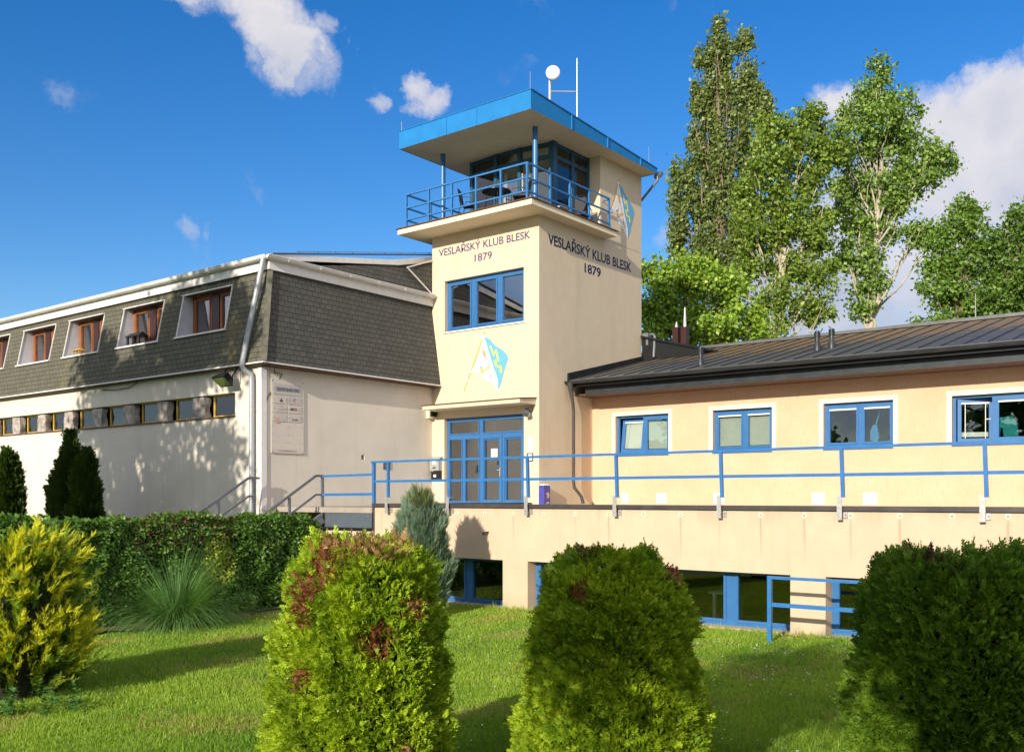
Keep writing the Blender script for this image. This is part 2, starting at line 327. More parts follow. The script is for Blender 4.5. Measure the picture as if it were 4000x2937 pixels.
def window(parent,map_,rect,panes,fm='blue',dep=.15,sash=.055,gm='glass',name='window'):
    mb=MB(); grid(mb,lambda a,b,d:map_(a,b,dep+d),*rect,.07,[(p[0],p[1],p[2],p[3]) for p in panes])
    w=mb.build(name,fm,parent)
    for p in panes:
        s=MB(); ring(s,lambda a,b,d:map_(a,b,dep+d),(p[0]-sash,p[1]+sash,p[2]-sash,p[3]+sash),sash-.004,-.022,-.001); s.build('sash',fm,w)
    for p in panes:
        g=MB(); slabm(g,lambda a,b,d:map_(a,b,dep+d),(p[0],p[1],p[2],p[3]),.032,.038); g.build('pane',gm,w)
    return w
def text_mb(s,map_,x0,x1,z0,z1,th=.004,bold=0,mi=0,mb=None):
    cu=bpy.data.curves.new('t','FONT'); cu.body=s; cu.size=1; cu.extrude=.5; cu.offset=bold; cu.resolution_u=4
    o=bpy.data.objects.new('t',cu); C.objects.link(o); bpy.context.view_layer.update()
    me=o.to_mesh(); V=[v.co.copy() for v in me.vertices]; Fs=[tuple(p.vertices) for p in me.polygons]
    o.to_mesh_clear(); bpy.data.objects.remove(o); bpy.data.curves.remove(cu)
    xa=min(v.x for v in V); xb=max(v.x for v in V)
    # cap height of the font
    ya=0; yb=.729 if True else 1
    mb=mb or MB()
    mb.idx([map_(x0+(v.x-xa)/(xb-xa)*(x1-x0), z0+(v.y-ya)/(yb-ya)*(z1-z0), -th*(v.z+.5)) for v in V],Fs,mi); return mb
def poly_mb(mb,pts,map_,d0,d1,mi=0):
    n=len(pts); v=[map_(a,b,d0) for a,b in pts]+[map_(a,b,d1) for a,b in pts]
    mb.idx(v,[tuple(range(n)),tuple(range(2*n-1,n-1,-1))]+[(i,(i+1)%n,n+(i+1)%n,n+i) for i in range(n)],mi)
def stroke(pts,w):
    P=[Vector((a,b)) for a,b in pts]; L=[];R=[]
    for i,p in enumerate(P):
        if i==0: t=(P[1]-P[0]).normalized(); k=1
        elif i==len(P)-1: t=(P[-1]-P[-2]).normalized(); k=1
        else:
            t1=(P[i]-P[i-1]).normalized();t2=(P[i+1]-P[i]).normalized();t=(t1+t2)
            t=t.normalized() if t.length>1e-4 else t1; k=min(1/max(abs(t.dot(t1)),.4),2)
        nn=Vector((-t.y,t.x))*w/2*k; L.append(p+nn);R.append(p-nn)
    return L,R
def stroke_mb(mb,pts,w,map_,d0,d1,mi=0):
    L,R=stroke(pts,w)
    for i in range(len(L)-1): poly_mb(mb,[L[i],L[i+1],R[i+1],R[i]],map_,d0,d1,mi)
def circ(x,y,rx,ry=None,n=20): return [(x+rx*math.cos(2*math.pi*k/n),y+(ry or rx)*math.sin(2*math.pi*k/n)) for k in range(n)]
_c=bpy.data.curves.new('t','FONT'); _c.body='E'; _o=bpy.data.objects.new('t',_c); C.objects.link(_o); bpy.context.view_layer.update(); _m=_o.to_mesh(); CAPH=max(v.co.y for v in _m.vertices); _o.to_mesh_clear(); bpy.data.objects.remove(_o)
def text(s,map_,x0,x1,z0,z1,mat_,parent,name='lettering',th=.005,bold=0):
    mb=text_mb(s,map_,x0,x1,z0,z0+(z1-z0)*.729/CAPH,th,bold)
    return mb.build(name,mat_,parent)
GZ=-2.55
# ================================================================ TOWER
TL,TR,TF,TB=-21.98,-17.6,23.6,29.58
tower=thing('clubhouse_tower',(-19.8,26.5,GZ),'cream rendered clubhouse tower with blue flat roof, glazed lookout room and club name lettering','building')
front=my(TF); side=mxp(TR)
m=MB(); HW=(-21.43,-18.18,5.36,7.02); HD=(-21.45,-18.18,-.22,2.56)
grid(m,front,TL,TR,-2.7,8.51,.28,[HW,HD])
m.box(TR-.28,TR,TF+.28,TB,-2.7,8.51); m.box(TL,TR-.28,TB-.28,TB,-2.7,8.51); m.box(TL,TL+.28,TF+.28,TB-.28,-2.7,8.51)
m.box(TL,TR,26.96,TB,8.50,11.21)
m.build('wall','tower',tower)
m=MB()
for z in (-.36,3.1,8.2): m.box(TL+.28,TR-.28,TF+.28,TB-.28,z,z+.14)
m.box(TL+.28,TR-.28,27.2,27.3,-.22,8.2); m.build('interior_floor','room',tower)
# staircase behind the glass door
m=MB(); m.bar((-19.9,26.2,-.2),(-17.9,26.2,1.9),1.0,.22); m.bar((-21.7,26.5,3.0),(-19.9,26.5,1.0),.9,.2); m.build('staircase','room',tower)
m=MB(); m.tube([(-19.0,25.2,.9),(-18.55,25.2,1.2),(-18.0,25.2,1.75)],.035); m.build('handrail','orange',tower)
m=MB(); m.bar((-18.93,25.2,-.2),(-18.93,25.2,.95),.04,.04); m.bar((-18.6,25.2,-.2),(-18.6,25.2,1.15),.04,.04); m.build('handrail_post','white',tower)
# first floor window
w=window(tower,front,HW,[(-21.26,-20.46,5.52,6.86),(-20.17,-19.38,5.52,6.86),(-19.11,-18.32,5.52,6.86)],gm='glass_coated')
m=MB(); slabm(m,front,(-21.47,-18.14,5.32,5.36),-.045,.15); m.build('sill','white',w)
# entrance door
dp=window(tower,front,(-21.43,-18.2,-.21,2.54),[(-21.32,-20.1,2.06,2.43),(-19.92,-18.33,2.06,2.43),(-21.34,-20.82,-.12,1.86),(-20.66,-20.1,-.12,1.86),(-19.85,-19.26,-.08,1.80),(-18.98,-18.39,-.08,1.80)],name='entrance_door',sash=.04,gm='glass_coated')
m=MB(); ring(m,front,(-19.95,-19.125,-.18,1.94),.085,.105,.149); ring(m,front,(-19.105,-18.27,-.18,1.94),.085,.105,.149); m.build('door_leaf','blue',dp)
m=MB(); m.box(-19.17,-19.14,TF+.04,TF+.105,.66,.92); m.bar((-19.155,TF+.05,.85),(-19.27,TF+.04,.85),.02,.02); m.build('handle','zinc',dp)
for i,x in enumerate((-21.33,-20.60)):
    p=MB(); slabm(p,front,(x,x+.5,1.08,1.83),.20,.204); o=p.build('poster',mat('dark_poster%d'%i,(.03,.028,.03),.5,var=.5,vs=9),dp)
    q=MB(); poly_mb(q,circ(x+.25,1.56,.06,.08,12),front,.194,.197); poly_mb(q,[(x+.1,1.2),(x+.4,1.2),(x+.38,1.42),(x+.3,1.47),(x+.2,1.47),(x+.12,1.42)],front,.194,.197); q.build('printed_figure',mat('poster_grey%d'%i,(.16,.15,.14),.7,var=.6,vs=16),o)
m=MB(); slabm(m,front,(-19.62,-19.36,1.27,1.53),.175,.179); m.build('paper_notice','paper',dp)
# canopy over the door
m=MB(); m.idx([(-21.67,22.8,2.80),(-17.72,22.8,2.80),(-17.72,TF-.001,2.80),(-21.67,TF-.001,2.80),(-21.67,22.8,2.92),(-17.72,22.8,2.92),(-17.72,TF-.001,2.99),(-21.67,TF-.001,2.99)],[(0,3,2,1),(4,5,6,7),(0,1,5,4),(1,2,6,5),(2,3,7,6),(3,0,4,7)])
cn=m.build('canopy','tower',tower)
m=MB(); m.idx([(-21.71,22.75,2.925),(-17.68,22.75,2.925),(-17.68,TF,3.0),(-21.71,TF,3.0),(-21.71,22.75,2.945),(-17.68,22.75,2.945),(-17.68,TF,3.02),(-21.71,TF,3.02)],[(0,3,2,1),(4,5,6,7),(0,1,5,4),(1,2,6,5),(2,3,7,6),(3,0,4,7)]); m.build('drip_edge','brown',cn)
# lettering
text('VESLAŘSKÝ KLUB BLESK',front,-21.686,-17.93,7.857,8.085,'violet',tower,bold=.010)
text('1879',front,-20.15,-19.435,7.465,7.69,'violet',tower,bold=.010)
text('VESLAŘSKÝ KLUB BLESK',side,24.06,28.90,7.73,8.03,'indigo',tower,bold=.018)
text('1879',side,26.04,26.98,7.22,7.50,'indigo',tower,bold=.018)
def emblem(map_,ox,oz):
    k=1.94/1260; E=lambda P:[((x-760)*k*1.0+ox,(240-y)*k+oz) for x,y in P]
    # photographed foreshortening undone: horizontals measured on the wall are wider
    kx=1.0; E=lambda P:[(ox+(x-760)*.00193,oz-(y-240)*.00154+(x-760)*.000205) for x,y in P]
    m=MB(); D=lambda i:(-.004*i,-.004*i+.0035)
    flag_w=[(750,350),(722,400),(695,560),(640,740),(560,880),(485,985),(560,1012),(640,1065),(720,1175),(820,1272),(900,1320),(970,1405),(1045,1500),(1045,1300),(1000,1160),(930,950),(880,740),(820,540)]
    flag_b=[(755,345),(880,430),(980,580),(1120,690),(1200,780),(1262,905),(1200,1060),(1140,1260),(1110,1380),(1045,1500),(1047,1300),(1000,1150),(930,940),(870,730),(810,530)]
    def p(pts,l,mi): poly_mb(m,E(pts),map_,*D(l),mi)
    def st(pts,w,l,mi):
        L,R=stroke(pts,w)
        for i in range(len(L)-1): p([L[i],L[i+1],R[i+1],R[i]],l,mi)
    st(flag_w[1:13]+[flag_w[12]][:0],7,1,6); p(flag_w,2,0); p(flag_b,3,1)
    st([(712,395),(316,1370)],25,2,3); p(circ(760,268,27),1,3); st([(752,290),(742,330)],16,1,3); p(circ(733,345,30,42),4,0); 
    st([(890,570),(958,765),(1008,690),(1057,905),(985,900),(1025,1022),(1100,1030),(1112,1130)],30,4,2); p([(1080,1115),(1143,1125),(1120,1172)],5,2)
    p([(710,615),(762,615),(795,740),(790,778),(765,768),(742,735)],4,4); st([(782,765),(948,1305)],11,4,4); p(circ(912,1190,18,14,10),5,4)
    p([(650,905),(668,875),(700,868),(722,885),(722,930),(655,950)],4,6); p([(655,908),(670,882),(700,875),(716,890),(716,928),(659,944)],5,0); p([(655,951),(722,929),(722,962),(660,984)],4,1)
    p([(662,985),(722,964),(735,1030),(800,1000),(830,985),(838,1018),(790,1060),(718,1094),(694,1088)],4,5); p(circ(848,985,31,30,12),5,5)
    rb=[(462,1002),(410,1008),(378,1055),(378,1115),(425,1185),(458,1240),(455,1290),(438,1345)]
    st(rb,20,3,6); st(rb,14,4,0); p(circ(468,993,22),5,0)
    m.build('club_flag_emblem',['e_white','e_blue','e_yel','e_pole','e_oar','e_skin','e_line'],tower)
emblem(front,-19.741,5.214); emblem(side,28.10,10.74)
# balcony slab
m=MB(); m.box(-22.57,-17.11,22.59,27.2,8.51,8.675); bs=m.build('balcony_slab','soffit',tower)
m=MB(); m.box(-22.62,-17.06,22.53,27.25,8.679,8.70); m.build('drip_edge','brown',bs)
# balcony railing
rl=MB(); zt=9.80
rail=thing('balcony_railing',(-19.8,22.7,8.70),'blue tubular steel railing around the tower balcony','railing','blue railings')
xs=[-22.28,-21.29,-20.31,-19.32,-18.35,-17.36]; ys=[23.84,24.87,25.95,27.11]
for x in xs: MB().box(x-.028,x+.028,22.67,22.73,8.70,zt-.04).build('post','railblue',rail)
for y in ys:
    for x in (-17.36,-22.28): MB().box(x-.03,x+.03,y-.028,y+.028,8.70,zt-.04).build('post','railblue',rail)
for z,hh in ((zt,.05),(9.37,.045),(8.98,.045)):
    r=MB(); r.bar((-22.31,22.7,z-.02),(-17.33,22.7,z-.02),.05,hh); r.bar((-17.36,22.726,z-.02),(-17.36,27.14,z-.02),.05,hh); r.bar((-22.28,22.726,z-.02),(-22.28,27.14,z-.02),.05,hh)
    if z==zt: r.bar((-17.36,27.13,z-.04),(-17.61,27.13,z-.04),.04,.04)
    r.build('top_rail' if z==zt else 'mid_rail','railblue',rail)
# columns
for x in (-17.79,-21.56):
    m=MB(); m.tube([(x,23.66,8.70),(x,23.66,11.2)],.082,20); m.build('column','railblue',tower,True)
# lookout glazing
A,B_,C_,D_,E_=(-21.36,24.90),(-20.23,24.79),(-19.25,24.80),(-18.65,24.87),(-18.08,24.98)
look=MB()
def seg(mb,p,q,z0,z1,w): mb.bar((p[0],p[1],(z0+z1)/2),(q[0],q[1],(z0+z1)/2),w,z1-z0)
P5=[A,B_,C_,E_,(-18.08,26.02),(-18.08,26.955)]
for i in range(5):
    p,q=P5[i],P5[i+1]
    for z0,z1 in ((8.70,8.84),(10.70,10.82),(11.08,11.2)): seg(look,p,q,z0,z1,.08)
seg(look,A,(-21.36,26.955),8.70,8.84,.08); seg(look,A,(-21.36,26.955),11.08,11.2,.08)
for i,(x,y) in enumerate(P5):
    ww=.20 if i==3 else .12
    look.box(x-ww/2,x+ww/2,y-ww/2-.01,y+(ww/2 if i<5 else 0),8.70,11.199)
lf=look.build('lookout_glazing','teal',tower)
for i in range(5):
    p,q=Vector(P5[i]),Vector(P5[i+1]); g=MB(); g.bar((p.x,p.y,9.95),(q.x,q.y,9.95),.012,2.4); g.build('pane','glass',lf)
g=MB(); g.box(-21.366,-21.354,24.9,26.95,8.8,11.1); g.build('pane','glass',lf)
m=MB(); m.box(-21.3,-18.16,26.90,26.958,8.71,11.19); m.build('lookout_back_wall','room',tower)
for x in (-20.4,-20.1,-19.15,-18.9):
    m=MB(); m.box(x,x+.13,25.0,25.05,8.72,10.6); m.build('curtain','blind',tower)
# roof
m=MB(); z0,zf,zb=11.2,11.75,11.36; X0,X1,Y0,Y1=-22.34,-17.02,22.43,29.66
m.box(X0+.012,X1-.012,Y0+.012,Y1-.012,11.2,11.26); rf=m.build('roof','soffit',tower)
m=MB(); t=.012
def q3(a,b,c,d): m.face([a,b,c,d])
m.idx([(X0,Y0,11.19),(X1,Y0,11.19),(X1,Y1,11.19),(X0,Y1,11.19),(X0,Y0,zf),(X1,Y0,zf),(X1,Y1,zb),(X0,Y1,zb)],[(0,1,5,4),(1,2,6,5),(2,3,7,6),(3,0,4,7),(4,5,6,7)])
fa=m.build('fascia','fascia',rf)
m=MB()
for x in (-21.35,-20.30,-19.07,-18.0)[1:3]: m.box(x-.012,x+.012,Y0-.014,Y0,11.19,zf+.01)
for y in (24.48,26.49,28.54):
    z=zf+(zb-zf)*(y-Y0)/(Y1-Y0); m.box(X1,X1+.03,y-.02,y+.02,11.19,z+.01)
m.box(X0-.02,X1+.02,Y0-.02,Y0+.03,zf,zf+.02); m.bar((X1,Y0,zf+.01),(X1,Y1,zb+.01),.05,.025); m.build('seam','fascia',rf)
m=MB(); m.tube([(-17.05,29.75,11.16),(-17.05,29.75,11.0),(-17.62,29.70,10.45),(-17.95,29.74,10.2),(-17.95,29.74,6.0)],.045); m.build('downpipe','steel',tower,True)
m=MB(); m.bar((-17.05,29.73,11.1),(-17.05,29.9,11.28),.25,.12); m.build('gutter_box','steel',rf)
for x,y,z0,z1 in ((-22.3,22.5,11.75,12.1),(-17.1,22.5,11.75,12.3),(-17.08,29.2,11.37,12.0)):
    m=MB(); m.tube([(x,y,z0),(x,y,z1)],.008,5); m.build('lightning_rod','steel',rf)
m=MB(); m.tube([(-17.06,Y0+.1,zf+.07),(-17.06,29.6,zb+.07)],.006,5)
for i in range(14): y=Y0+.2+i*.53; m.box(-17.065,-17.055,y,y+.02,zf+(zb-zf)*(y-Y0)/(Y1-Y0),zf+(zb-zf)*(y-Y0)/(Y1-Y0)+.08)
m.build('lightning_wire','steel',rf)
# antenna on the roof
an=thing('roof_antenna',(-18.0,24.7,11.6),'round white dish antenna on a grey mast with a thin rod on the tower roof','antenna')
MB().tube([(-18.0,24.7,11.6),(-18.0,24.7,13.28)],.045,12).build('mast','zinc',an,True)
m=MB(); n=Vector((.55,-.83,-.02)).normalized(); c=Vector((-17.82,24.62,13.17)); m.tube([c-n*.05,c-n*.03,c+n*.05,c+n*.09],[.12,.215,.22,.19],28); m.build('dish','paper',an,True)
MB().bar((-18.0,24.7,13.17),(-17.86,24.65,13.17),.06,.06).build('bracket','steel',an)
MB().tube([(-18.0,24.7,12.68),(-17.35,25.25,12.68)],.02,8).build('crossbar','zinc',an)
MB().tube([(-17.35,25.25,11.5),(-17.35,25.25,13.72)],[.022,.012],8).build('rod','zinc',an)
# small things on the tower front
t=thing('mailbox',(-21.7,TF,.87),'stainless steel mailbox with white label beside the entrance door','mailbox')
m=MB(); m.box(-21.93,-21.53,23.42,TF-.001,.87,1.22); m.idx([(-21.95,23.39,1.22),(-21.51,23.39,1.22),(-21.51,TF,1.32),(-21.95,TF,1.32),(-21.95,23.39,1.24),(-21.51,23.39,1.24),(-21.51,TF,1.34),(-21.95,TF,1.34)],[(0,3,2,1),(4,5,6,7),(0,1,5,4),(1,2,6,5),(2,3,7,6),(3,0,4,7)]); m.build('body','zinc',t)
m=MB(); m.box(-21.8,-21.66,23.412,23.418,1.08,1.18); m.build('name_label','paper',t); m=MB(); m.box(-21.79,-21.67,23.41,23.418,.94,.98); m.build('slot','black',t)
t=thing('parcel_box',(-21.7,TF,.57),'black metal box with small white label, under the stainless mailbox','mailbox')
MB().box(-21.9,-21.55,23.46,TF-.001,.57,.84).build('body','black',t); MB().box(-21.79,-21.68,23.452,23.458,.66,.74).build('name_label','paper',t)
t=thing('notice_plate',(-17.92,TF,1.34),'tall white notice plate on the wall right of the entrance door','notice'); MB().box(-18.0,-17.84,TF-.012,TF-.001,1.36,1.82).build('plate','paper',t)
t=thing('framed_notice',(-17.92,TF,1.1),'small dark framed notice under the tall white plate','notice'); m=MB(); ring(m,front,(-18.04,-17.82,1.09,1.34),.025,-.03,-.001); m.build('frame','brown',t); MB().box(-18.0,-17.86,TF-.012,TF-.002,1.12,1.31).build('sheet','paper',t)
t=thing('wall_lamp',(-17.9,23.5,2.5),'small grey security lamp on the wall right of the door canopy','lamp'); m=MB(); m.box(-18.0,-17.84,23.42,TF-.001,2.62,2.70); m.tube([(-17.92,23.46,2.66),(-17.9,23.36,2.56),(-17.88,23.3,2.48)],[.05,.08,.10],12); m.build('housing','steel',t,True); MB().box(-18.02,-17.93,23.5,TF-.001,2.44,2.58).build('sensor','paper',t)
t=thing('alarm_box',(-22.0,23.45,2.58),'small cream alarm box with dark front in the corner left of the door canopy','alarm'); MB().box(-21.975,-21.83,23.3,TF-.001,2.58,2.84).build('body','trim',t); MB().box(-21.85,-21.76,23.35,TF-.001,2.64,2.80).build('lens','black',t)
# ================================================================ balcony furniture
def chair(loc,rz,label):
    t=thing('garden_chair',(0,0,0),label,'chair','metal garden chairs on the balcony')
    m=MB()
    for s in (-1,1):
        m.tube([(s*.26,-.24,0),(s*.25,-.25,.44),(s*.25,-.24,.64),(s*.25,.16,.66),(s*.22,.2,.44),(s*.26,.3,0)],.013,6)
        m.tube([(s*.22,.2,.42),(s*.2,.30,.95)],.013,6)
    m.tube([(-.2,.30,.95),(0,.315,.98),(.2,.30,.95)],.013,6); m.tube([(-.24,-.22,.43),(.24,-.22,.43)],.012,6)
    m.build('frame','black',t)
    m=MB(); m.box(-.22,.22,-.22,.2,.425,.437); m.build('seat',MESH,t); m=MB(); m.bar((0,.215,.5),(0,.295,.93),.4,.01,up=(0,1,0)); m.build('backrest',MESH,t)
    t.location=loc; t.rotation_euler=(0,0,rz); return t
MESH=mat('dark_mesh_fabric',(.05,.05,.06),.7)
chair((-20.1,23.25,8.70),math.radians(115),'black metal garden chair at the left of the balcony table')
chair((-18.25,23.55,8.70),math.radians(-60),'black metal garden chair between the balcony table and the right column')
chair((-18.9,24.2,8.70),math.radians(10),'black metal garden chair behind the balcony table by the glass')
chair((-17.85,26.3,8.70),math.radians(-160),'black metal garden chair at the far end of the balcony below the flag emblem')
t=thing('garden_table',(-19.05,23.35,8.70),'round black metal table on the tower balcony','table')
m=MB(); m.tube([(-19.05,23.35,9.40),(-19.05,23.35,9.43)],.45,28); m.build('tabletop','black',t)
for k in range(4):
    a=math.pi/4+k*math.pi/2; MB().tube([(-19.05+.28*math.cos(a),23.35+.28*math.sin(a),9.40),(-19.05+.36*math.cos(a),23.35+.36*math.sin(a),8.70)],.014,6).build('leg','black',t)
t=thing('side_table',(-17.85,25.2,8.70),'low white metal side table on the balcony walkway','table')
MB().box(-17.98,-17.7,24.9,25.5,9.08,9.11).build('tabletop','blind',t)
for x,y in ((-17.95,24.94),(-17.73,24.94),(-17.95,25.46),(-17.73,25.46)): MB().box(x-.012,x+.012,y-.012,y+.012,8.70,9.08).build('leg','black',t)
# ================================================================ OFFICE BUILDING (left)
OY=16.75; OX=-21.98
office=thing('office_building',(-30,20,GZ),'long cream office building with shingled mansard roof and recessed windows','building')
m=MB(); om=my(OY); SL=(-44,-23.16,2.30,2.95)
grid(m,om,-46,OX,-2.7,3.70,.35,[SL]); hx=mxp(OX)
grid(m,hx,OY+.35,TF,-2.7,3.70,.3,[(20.45,20.58,1.15,1.29)]); m.box(-46,OX-.3,29.2,29.5,-2.7,6.3); m.box(-46,-45.7,OY+.35,29.2,-2.7,6.3)
m.build('wall','office',office)
MB().box(-45.7,OX-.3,OY+.8,29.2,-2.6,-2.5).build('interior_floor','dark',office); MB().box(-45.7,OX-.3,OY+.9,29.2,3.5,3.6).build('interior_ceiling','dark',office)
MB().box(-45.7,OX-.31,OY+.40,OY+.46,1.6,3.5).build('interior_back','dark',office)
m=MB(); slabm(m,om,(-44,-23.14,2.265,2.30),-.05,.02); m.build('sill','brown',office)
for k in range(11):
    xr=-23.38-1.895*k; xl=xr-1.05
    m=MB(); ring(m,lambda a,b,d:om(a,b,.18+d),(xl,xr+.20,2.305,2.945),.05,0,.08)
    w=m.build('strip_window','yellow',office)
    g=MB(); slabm(g,om,(xl+.05,xr+.15,2.355,2.895),.215,.222); g.build('pane','glass_dim',w)
    if k<10:
        x0,x1=xl-.80,xl-.22
        bm=bmesh.new(); bmesh.ops.create_cube(bm,size=1); bmesh.ops.subdivide_edges(bm,edges=bm.edges,cuts=5,use_grid_fill=True)
        vs=[];
        for v in bm.verts:
            p=Vector(((x0+x1)/2+v.co.x*(x1-x0),OY+.12+v.co.y*.2,2.6+v.co.z*.615)); nn=mnoise.noise_vector(p*4.3+Vector((k,0,0)))
            vs.append((p.x+nn.x*.05,p.y+nn.y*.06,min(max(p.z+nn.z*.01,2.302),2.948)))
        m=MB(); m.idx(vs,[[v.index for v in f.verts] for f in bm.faces]); bm.free(); m.build('stone_pillar','stone',office,False)
# mansard
dz=2.65; ysl=lambda z:16.54+(z-3.65)*(.54/2.65)
dorm=[(-26.08,-23.65),(-29.4,-27.1),(-32.88,-30.6),(-36.2,-33.85),(-39.6,-37.3),(-43.0,-40.7)]
zb_,zt_=4.78,6.08
m=MB(); fm=lambda a,b,d=0:(a,ysl(b)+d,b)
def uvf(a,b): return (a,(b-3.65)*1.02)
xa,xb=-46,-21.6
grid(m,fm,xa,-22.05,3.65,6.30,0,[(d[0],d[1],zb_,zt_) for d in dorm],0,uvf,back=False)
m.face([(-22.05,ysl(3.65),3.65),(-21.6,16.54,3.65),(-22.01,17.08,6.30),(-22.05,ysl(6.30),6.30)],0,[(-22.05,0),(-21.6,0),(-22.01,2.7),(-22.05,2.7)])
ms=m.build('mansard_front','mossy',office)
m=MB(); m.face([(-21.6,16.54,3.65),(-21.6,23.66,3.63),(-22.01,23.66,6.25),(-22.01,17.08,6.30)],0,[(0,0),(7.12,0),(7.12,2.68),(.54,2.7)])
me_=m.build('mansard_end','shingle',office)
m=MB(); m.bar((-21.585,16.53,3.66),(-22.0,17.06,6.28),.16,.02,up=(1,-1,.2)); m.build('hip_shingles',mat('hip_shingle',(.12,.115,.09),.9,var=.25,vs=6),office)
# roof deck and rake
m=MB(); m.idx([(-46,17.0,6.3),(-22.02,17.0,6.3),(-22.02,29.5,6.28),(-46,29.5,6.28),(-46,17.0,6.5),(-22.1,17.0,6.5),(-22.55,24.6,8.10),(-22.55,29.5,8.10),(-46,24.6,8.10),(-46,29.5,8.1)],[(0,1,2,3),(4,5,6,8),(8,6,7,9),(0,1,5,4),(2,3,9,7),(0,4,8,9,3)])
m.build('roof_deck','anth',office)
m=MB(); m.face([(-22.06,17.3,6.5),(-22.02,23.66,6.5),(-22.35,23.66,7.80),(-22.30,22.2,7.42),(-22.22,19.0,6.80)],0,[(0,0),(6.36,0),(6.36,1.3),(4.9,.95),(1.7,.33)]); m.face([(-22.06,23.66,6.4),(-22.02,24.6,6.4),(-22.35,24.6,8.0),(-22.35,23.66,7.8)],0,[(0,0),(1,0),(1,1.6),(0,1.4)])
m.build('gable_skirt','shingle',office)
m=MB(); m.face([(-21.99,22.45,7.30),(-21.99,24.0,6.60),(-21.99,24.0,7.74),(-22.0,23.6,7.70)],0,[(0,.7),(1.5,0),(1.5,1.1),(1.2,1.1)]); m.build('gable_cheek','shingle',office)
m=MB(); m.bar((-21.97,22.42,7.34),(-21.97,23.6,6.66),.03,.04); m.bar((-21.97,22.42,7.34),(-21.97,23.6,7.78),.03,.04); m.build('cheek_flashing','white',office)
m=MB(); m.bar((-22.25,17.2,6.70),(-22.3,22.2,7.50),.10,.16); m.bar((-22.3,22.2,7.50),(-22.35,24.6,8.08),.10,.18); m.build('rake_board','white',office)
m=MB(); m.bar((-22.25,17.3,6.82),(-22.35,24.6,8.22),.16,.03)
for i in range(9): y=18.3+i*.68; z=6.82+(y-17.3)*.192; m.box(-22.28,-22.26,y,y+.03,z,z+.07)
m.tube([(-22.27,18.2,7.06),(-22.3,24.2,8.20)],.008,5); m.build('ridge_flashing','steel',office)
# fascias, gutters, flashings
m=MB(); m.bar((-46,17.01,6.465),(-21.93,17.01,6.465),.05,.34); m.bar((-21.955,17.035,6.455),(-21.955,23.66,6.43),.05,.34); m.build('fascia','white',office)
m=MB(); m.bar((-46,16.52,3.655),(-21.57,16.52,3.655),.06,.035); m.bar((-21.585,16.55,3.655),(-21.585,23.66,3.635),.06,.035); m.build('eaves_flashing','white',office)
m=MB(); m.box(-46,-21.62,16.58,OY-.001,3.60,3.635); m.box(OX+.001,-21.62,OY,23.59,3.585,3.62); m.build('eaves_soffit','brown',office)
def gutter(p,q,r,name,mt,par,n=10,brk=1.0):
    p=Vector(p);q=Vector(q);d=(q-p).normalized();a=d.cross(Vector((0,0,1))).normalized(); m=MB(); vs=[]
    for w in (p,q):
        for rr in (r,r-.012):
            for k in range(n+1):
                t=math.pi*k/n; vs.append(w+a*math.cos(t)*rr-Vector((0,0,1))*math.sin(t)*rr)
    N=n+1; fs=[]
    for k in range(n):
        fs+= [(k,k+1,2*N+k+1,2*N+k),(N+k,3*N+k,3*N+k+1,N+k+1),(k,N+k,N+k+1,k+1),(2*N+k,2*N+k+1,3*N+k+1,3*N+k)]
    fs+=[(0,2*N,3*N,N),(n,N+n,3*N+n,2*N+n),tuple(range(N)),tuple(2*N+i for i in range(N))]
    m.idx(vs,fs)
    for s in (-1,1): m.tube([p+a*s*r,q+a*s*r],.014,6)
    L=(q-p).length; k=brk*.6
    while k<L:
        c=p+d*k; m.tube([c+a*math.cos(math.pi*i/8)*(r+.006)-Vector((0,0,1))*math.sin(math.pi*i/8)*(r+.006) for i in range(9)],.010,5); k+=brk
    return m.build(name,mt,par,True)
gutter((-46,16.88,6.64),(-21.86,16.88,6.64),.105,'gutter','white',office,brk=1.1)
gutter((-21.84,16.82,6.64),(-21.84,23.52,6.60),.105,'gutter','white',office,brk=1.15)
m=MB(); m.tube([(-22.03,16.86,6.56),(-22.06,16.85,6.45),(-22.38,16.40,3.62),(-22.36,16.44,3.52),(-22.27,16.62,3.38),(-22.26,16.64,3.25),(-22.26,16.64,-2.5)],.075,14)
m.build('downpipe','pipe',office,True)
m=MB(); 
for z in (2.4,.2,-1.6): m.tube([(-22.26,16.64,z-.02),(-22.26,16.64,z+.02)],.084,14)
m.build('pipe_clip','zinc',office,True)
m=MB(); m.box(OX+.001,OX+.03,OY-.02,OY+.16,-.35,3.58); m.box(OX-.12,OX+.001,OY-.022,OY-.001,-.35,3.58); m.build('corner_trim','white',office)
m=MB(); m.bar((-21.60,23.70,3.62),(-22.0,23.66,6.42),.05,.16,up=(1,0,0)); m.build('verge_flashing','white',office)
